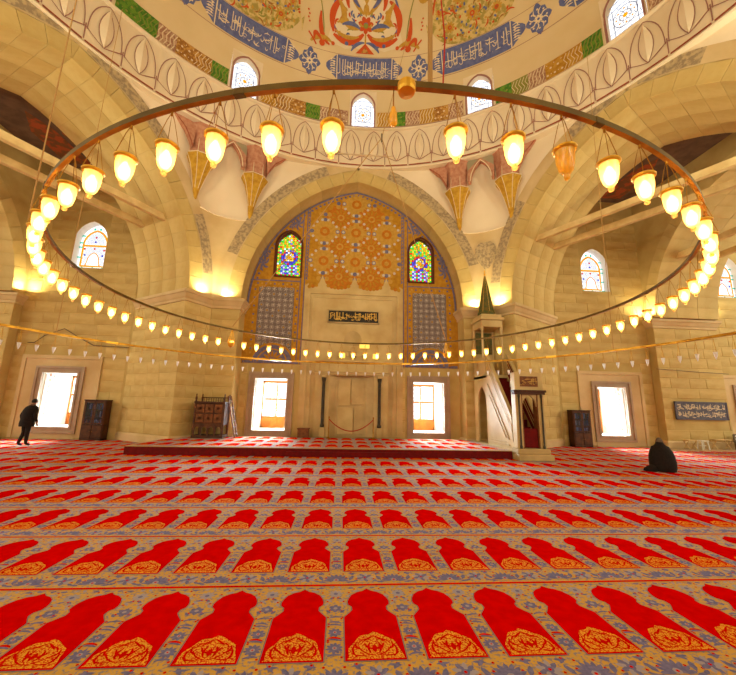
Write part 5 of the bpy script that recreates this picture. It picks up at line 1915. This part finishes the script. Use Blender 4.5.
for i in range(10):
    a = rad(18 + 36 * i)
    b = MB(); b.bevbox(-.13, .13, -.026, .026, -.03, .03, .004)
    o = b.build('ring_joint', 'goldpaint', ch2, False, (OUT_R * sin(a), -OUT_R * cos(a), 0)); o.rotation_euler = (0, 0, a)

# cables
def cable(pts, r, m, label, cat='cable'):
    b = MB(); b.tube(pts, r, 5)
    tag(b.build('suspension_cable', m), label, cat)
def inring(az, z=IN_H): return (IN_C[0] + IN_R * sin(rad(az)), IN_C[1] - IN_R * cos(rad(az)), z)
hub = (0.72, 7.0, 7.64)
bq = MB()
y_root = thing('suspension_cable', 'forked thin cable holding the far side of the lit hoop', 'cable', hub)
for nm, p in (('upper_strand', (2.9, 15.3, 21.1)), ('left_strand', inring(-132, IN_H + .06)), ('right_strand', inring(146, IN_H + .06))):
    b = MB(); b.tube([(0, 0, 0), tuple(Vector(p) - Vector(hub))], .010, 5); b.build(nm, 'wire', y_root)
b = MB(); b.lathe([(0, -.12), (.02, -.1), (.02, .1), (0, .12)], 6); b.build('turnbuckle', 'iron', y_root)
tz = DZ + math.sqrt(DR ** 2 - 3.65 ** 2) - .05
cable([(0.375, 1.42, IN_H), (0.385, 1.42, 4.0), (0.37, 1.42, 8), (0.36, 1.42, tz)], .013, 'wire', 'thick tan cable rising from the lit hoop beside the drum fixture')
cable([(0.44, 1.43, IN_H + .03), (0.455, 1.43, 3.5), (0.43, 1.43, 3.9), (0.425, 1.43, 5.5), (0.425, 1.43, tz)], .004, 'redwire', 'thin red power cable running up beside the tan cable')
cable([(-2.7, 3.0, IN_H), (-2.7, 3.0, 24.5)], .006, 'wire', 'thin wire rising alone from the lit hoop into the dome')
cable([(-6.23, 8.1, OUT_H + .03), (-7.7, 10.2, 14.5)], .008, 'wire', 'thin wire from the unlit hoop up to the diagonal arch on the lectern side')
cable([(6.33, 7.8, OUT_H + .03), (8.6, 10.3, 14.5)], .008, 'wire', 'thin wire from the unlit hoop up to the diagonal arch on the minbar side')
cable([(X(-14.9), 17.24, 4.25), (X(-14.6), 17.22, 4.25), (X(-14.2), 17.22, 4.6), (X(-13.4), 17.22, 4.95), (X(-12.6), 17.22, 4.5), (X(-12.0), 17.22, 4.2), (X(-10.4), 17.2, 4.15)], .02, 'iron', 'dark electric cable looping along the wall above the window beside the man')
cable([(X(15.3), 16.78, 3.85), (X(17.5), 16.78, 3.75), (X(19.2), 16.78, 3.7)], .015, 'iron', 'dark electric cable running across the pilaster above the slate panel')

# ================================================================== people
def skinned(name, joints, edges, mats_fn, mats, parent, rootv):
    me = bpy.data.meshes.new(name + '_skeleton')
    bm = bmesh.new()
    lay = bm.verts.layers.skin.verify()
    vs = {}
    for k, (co, r) in joints.items():
        v = bm.verts.new(co)
        v[lay].radius = r if isinstance(r, tuple) else (r, r)
        v[lay].use_root = (k == rootv)
        vs[k] = v
    for a, c in edges:
        bm.edges.new((vs[a], vs[c]))
    bm.to_mesh(me); bm.free()
    o = bpy.data.objects.new(name + '_tmp', me)
    COL.objects.link(o)
    o.modifiers.new('skin', 'SKIN').use_smooth_shade = True
    o.modifiers.new('sub', 'SUBSURF').levels = 2
    dg = bpy.context.evaluated_depsgraph_get()
    m2 = bpy.data.meshes.new_from_object(o.evaluated_get(dg))
    bpy.data.objects.remove(o)
    m2.name = name
    m2.materials.clear()
    for m in mats:
        m2.materials.append(M[m])
    for p in m2.polygons:
        p.material_index = mats_fn(p.center)
    m2.shade_smooth()
    return link(name, m2, parent)

def hand(j, e, pre, wrist, d, sx):
    """palm and five bent fingers hanging from the wrist"""
    w = Vector(wrist)
    palm = w + Vector((0, .012, -.06))
    j[pre + 'palm'] = (tuple(palm), (.036, .022)); e.append((pre + 'wrist', pre + 'palm'))
    for k, (off, L) in enumerate(((-.028, .065), (-.010, .075), (.010, .07), (.026, .058))):
        a = palm + Vector((off * .6, .012 + off * .4, -.045)); c = a + Vector((0, .012, -L * .5)); t = c + Vector((0, .022, -L * .4))
        for nm, p, r in (('a', a, .010), ('b', c, .009), ('c', t, .007)):
            j[pre + 'f%d%s' % (k, nm)] = (tuple(p), r)
        e += [(pre + 'palm', pre + 'f%da' % k), (pre + 'f%da' % k, pre + 'f%db' % k), (pre + 'f%db' % k, pre + 'f%dc' % k)]
    a = palm + Vector((-sx * .03, .025, -.005)); c = a + Vector((-sx * .01, .02, -.03))
    j[pre + 'ta'] = (tuple(a), .011); j[pre + 'tb'] = (tuple(c), .009)
    e += [(pre + 'palm', pre + 'ta'), (pre + 'ta', pre + 'tb')]

def head_bits(parent, c, r, hairmat, cover, yaw=0):
    """hair or scarf cap plus ears, nose, eyes and mouth on the head centred at c"""
    c = Vector(c)
    b = MB()
    rows = []
    n = 14
    for i in range(8):
        ph = pi * i / 7 * cover
        rows.append([(c.x + r * 1.06 * sin(ph) * cos(2 * pi * k / n) * .9, c.y + r * 1.06 * (sin(ph) * sin(2 * pi * k / n) - (.25 * (i / 7) if sin(2 * pi * k / n) > 0.2 else 0)), c.z + r * 1.2 * cos(ph)) for k in range(n)])
    b.add([p for q in rows for p in q], [(j * n + k, j * n + (k + 1) % n, (j + 1) * n + (k + 1) % n, (j + 1) * n + k) for j in range(7) for k in range(n)])
    b.build('hair' if hairmat == 'hair' else 'headscarf', hairmat, parent, True)
    for s in (-1, 1):
        b = MB(); b.lathe([(0, -.03), (.012, -.02), (.018, .01), (.012, .03), (0, .032)], 8, (c.x + s * r * .93, c.y - .005, c.z - .01)); b.build('ear', 'skin', parent, True)
        b = MB(); b.lathe([(0, -.008), (.009, 0), (0, .008)], 8, (c.x + s * r * .36, c.y + r * .9, c.z + .005)); b.build('eye', 'white', parent, True)
    b = MB(); b.lathe([(.014, -.02), (.010, .0), (.004, .025), (0, .03)], 6, (c.x, c.y + r * .98, c.z - .015)); b.build('nose', 'skin', parent, True)
    b = MB(); b.box(c.x - .022, c.x + .022, c.y + r * .88, c.y + r * .95, c.z - .058, c.z - .05); b.build('mouth', 'redline', parent)

def loft(rows, n=20, seed=1, wob=.02):
    """rows of (cx, cy, z, rx, ry)"""
    q = random.Random(seed)
    ph = [q.uniform(0, 6.28) for _ in range(4)]
    b = MB()
    vs = []
    for i, (cx, cy, z, rx, ry) in enumerate(rows):
        t = 1 - i / len(rows)
        for k in range(n):
            a = 2 * pi * k / n
            w = 1 + wob * t * (sin(5 * a + ph[0]) + .7 * sin(8 * a + ph[1]))
            vs.append((cx + rx * w * cos(a), cy + ry * w * sin(a), z))
    m = len(rows)
    b.add(vs, [(j * n + k, j * n + (k + 1) % n, (j + 1) * n + (k + 1) % n, (j + 1) * n + k) for j in range(m - 1) for k in range(n)])
    b.add([vs[(m - 1) * n + k] for k in range(n)], [list(range(n))])
    return b

# standing man
man = thing('person', 'man in black jacket and trousers walking beside a low window, seen from behind', 'person', (-11.52, 14.45, .0048), None, rad(-10))
J = dict(pelvis=((0, 0, .93), (.14, .11)), waist=((.01, .01, 1.08), (.14, .11)), chest=((.03, .03, 1.27), (.165, .12)), upper=((.035, .04, 1.40), (.12, .09)), neck=((.04, .06, 1.48), .055), headb=((.05, .09, 1.545), .075), headt=((.052, .10, 1.63), .078),
         lsh=((-.145, .03, 1.37), .075), lel=((-.26, -.03, 1.10), .06), lwrist=((-.27, .04, .87), .038), rsh=((.225, .05, 1.37), .075), rel=((.29, -.01, 1.10), .06), rwrist=((.29, .09, .88), .038),
         lhip=((-.095, 0, .88), .105), lkn=((-.12, .06, .48), .075), lan=((-.15, -.06, .09), .05), lft=((-.155, .10, .04), (.045, .032)), rhip=((.095, 0, .88), .105), rkn=((.10, -.02, .48), .075), ran=((.05, .04, .09), .05), rft=((.06, .20, .04), (.045, .032)))
Ed = [('pelvis', 'waist'), ('waist', 'chest'), ('chest', 'upper'), ('upper', 'neck'), ('neck', 'headb'), ('headb', 'headt'), ('upper', 'lsh'), ('lsh', 'lel'), ('lel', 'lwrist'), ('upper', 'rsh'), ('rsh', 'rel'), ('rel', 'rwrist'),
      ('pelvis', 'lhip'), ('lhip', 'lkn'), ('lkn', 'lan'), ('lan', 'lft'), ('pelvis', 'rhip'), ('rhip', 'rkn'), ('rkn', 'ran'), ('ran', 'rft')]
hand(J, Ed, 'l', J['lwrist'][0], 1, -1); hand(J, Ed, 'r', J['rwrist'][0], 1, 1)
def man_m(c):
    if c.z > 1.47: return 0
    if abs(c.x - .01) > .2 and c.z < .88: return 0
    if c.z < .075: return 3
    if c.z < .9: return 2
    return 1
skinned('body', J, Ed, man_m, ['skin', 'coat', 'trouser', 'shoe'], man, 'pelvis')
loft([(0, .0, .70, .25, .18), (0, .0, .80, .26, .19), (0, .01, .95, .25, .18), (.01, .01, 1.10, .25, .18), (.02, .02, 1.27, .26, .175), (.025, .035, 1.38, .22, .14), (.035, .05, 1.45, .11, .09), (.042, .065, 1.50, .07, .07)], 20, 3, .02).build('jacket', 'coat', man, True)
head_bits(man, (.052, .095, 1.60), .098, 'hair', .6)

# person sitting on the heels
sit = thing('person', 'person in a black cloak with grey headscarf sitting on the carpet', 'person', (9.55, 10.35, .0048), None, rad(-35))
J = dict(pelvis=((0, 0, .27), (.18, .16)), waist=((0, .04, .42), (.15, .13)), chest=((0, .09, .58), (.17, .13)), upper=((0, .11, .68), (.12, .09)), neck=((0, .13, .745), .05), headb=((0, .16, .80), .07), headt=((0, .165, .875), .075),
         lsh=((-.17, .1, .65), .07), lel=((-.24, .18, .42), .055), lwrist=((-.16, .38, .30), .036), rsh=((.17, .1, .65), .07), rel=((.24, .18, .42), .055), rwrist=((.16, .38, .30), .036),
         lhip=((-.1, .03, .24), .11), lkn=((-.16, .46, .10), .075), lan=((-.13, -.08, .07), .05), lft=((-.13, -.25, .04), .035), rhip=((.1, .03, .24), .11), rkn=((.16, .46, .10), .075), ran=((.13, -.08, .07), .05), rft=((.13, -.25, .04), .035))
hand(J, Ed2 := list(Ed[:20]), 'l', J['lwrist'][0], 1, -1); hand(J, Ed2, 'r', J['rwrist'][0], 1, 1)
skinned('body', J, Ed2, lambda c: 0 if (c.z > .74 or (c.y > .4 and .18 < c.z < .34)) else 1, ['skin', 'coat'], sit, 'pelvis')
loft([(0, .02, .005, .29, .28), (0, .02, .10, .32, .31), (0, .03, .28, .325, .30), (0, .05, .44, .31, .26), (0, .08, .58, .27, .215), (0, .10, .68, .20, .16), (0, .12, .745, .13, .12), (0, .14, .79, .10, .10)], 24, 9, .03).build('cloak', 'coat', sit, True)
loft([(-.34, -.24, .003, .17, .12), (-.34, -.24, .07, .16, .11), (-.28, -.18, .14, .12, .09), (-.2, -.1, .19, .05, .05)], 14, 4, .04).build('cloak_hem', 'coat', sit, True)
head_bits(sit, (0, .163, .845), .088, 'scarf', .72)
loft([(0, .13, .70, .15, .13), (0, .14, .76, .105, .10), (0, .15, .82, .092, .092)], 16, 6, .04).build('scarf_drape', 'coat', sit, True)
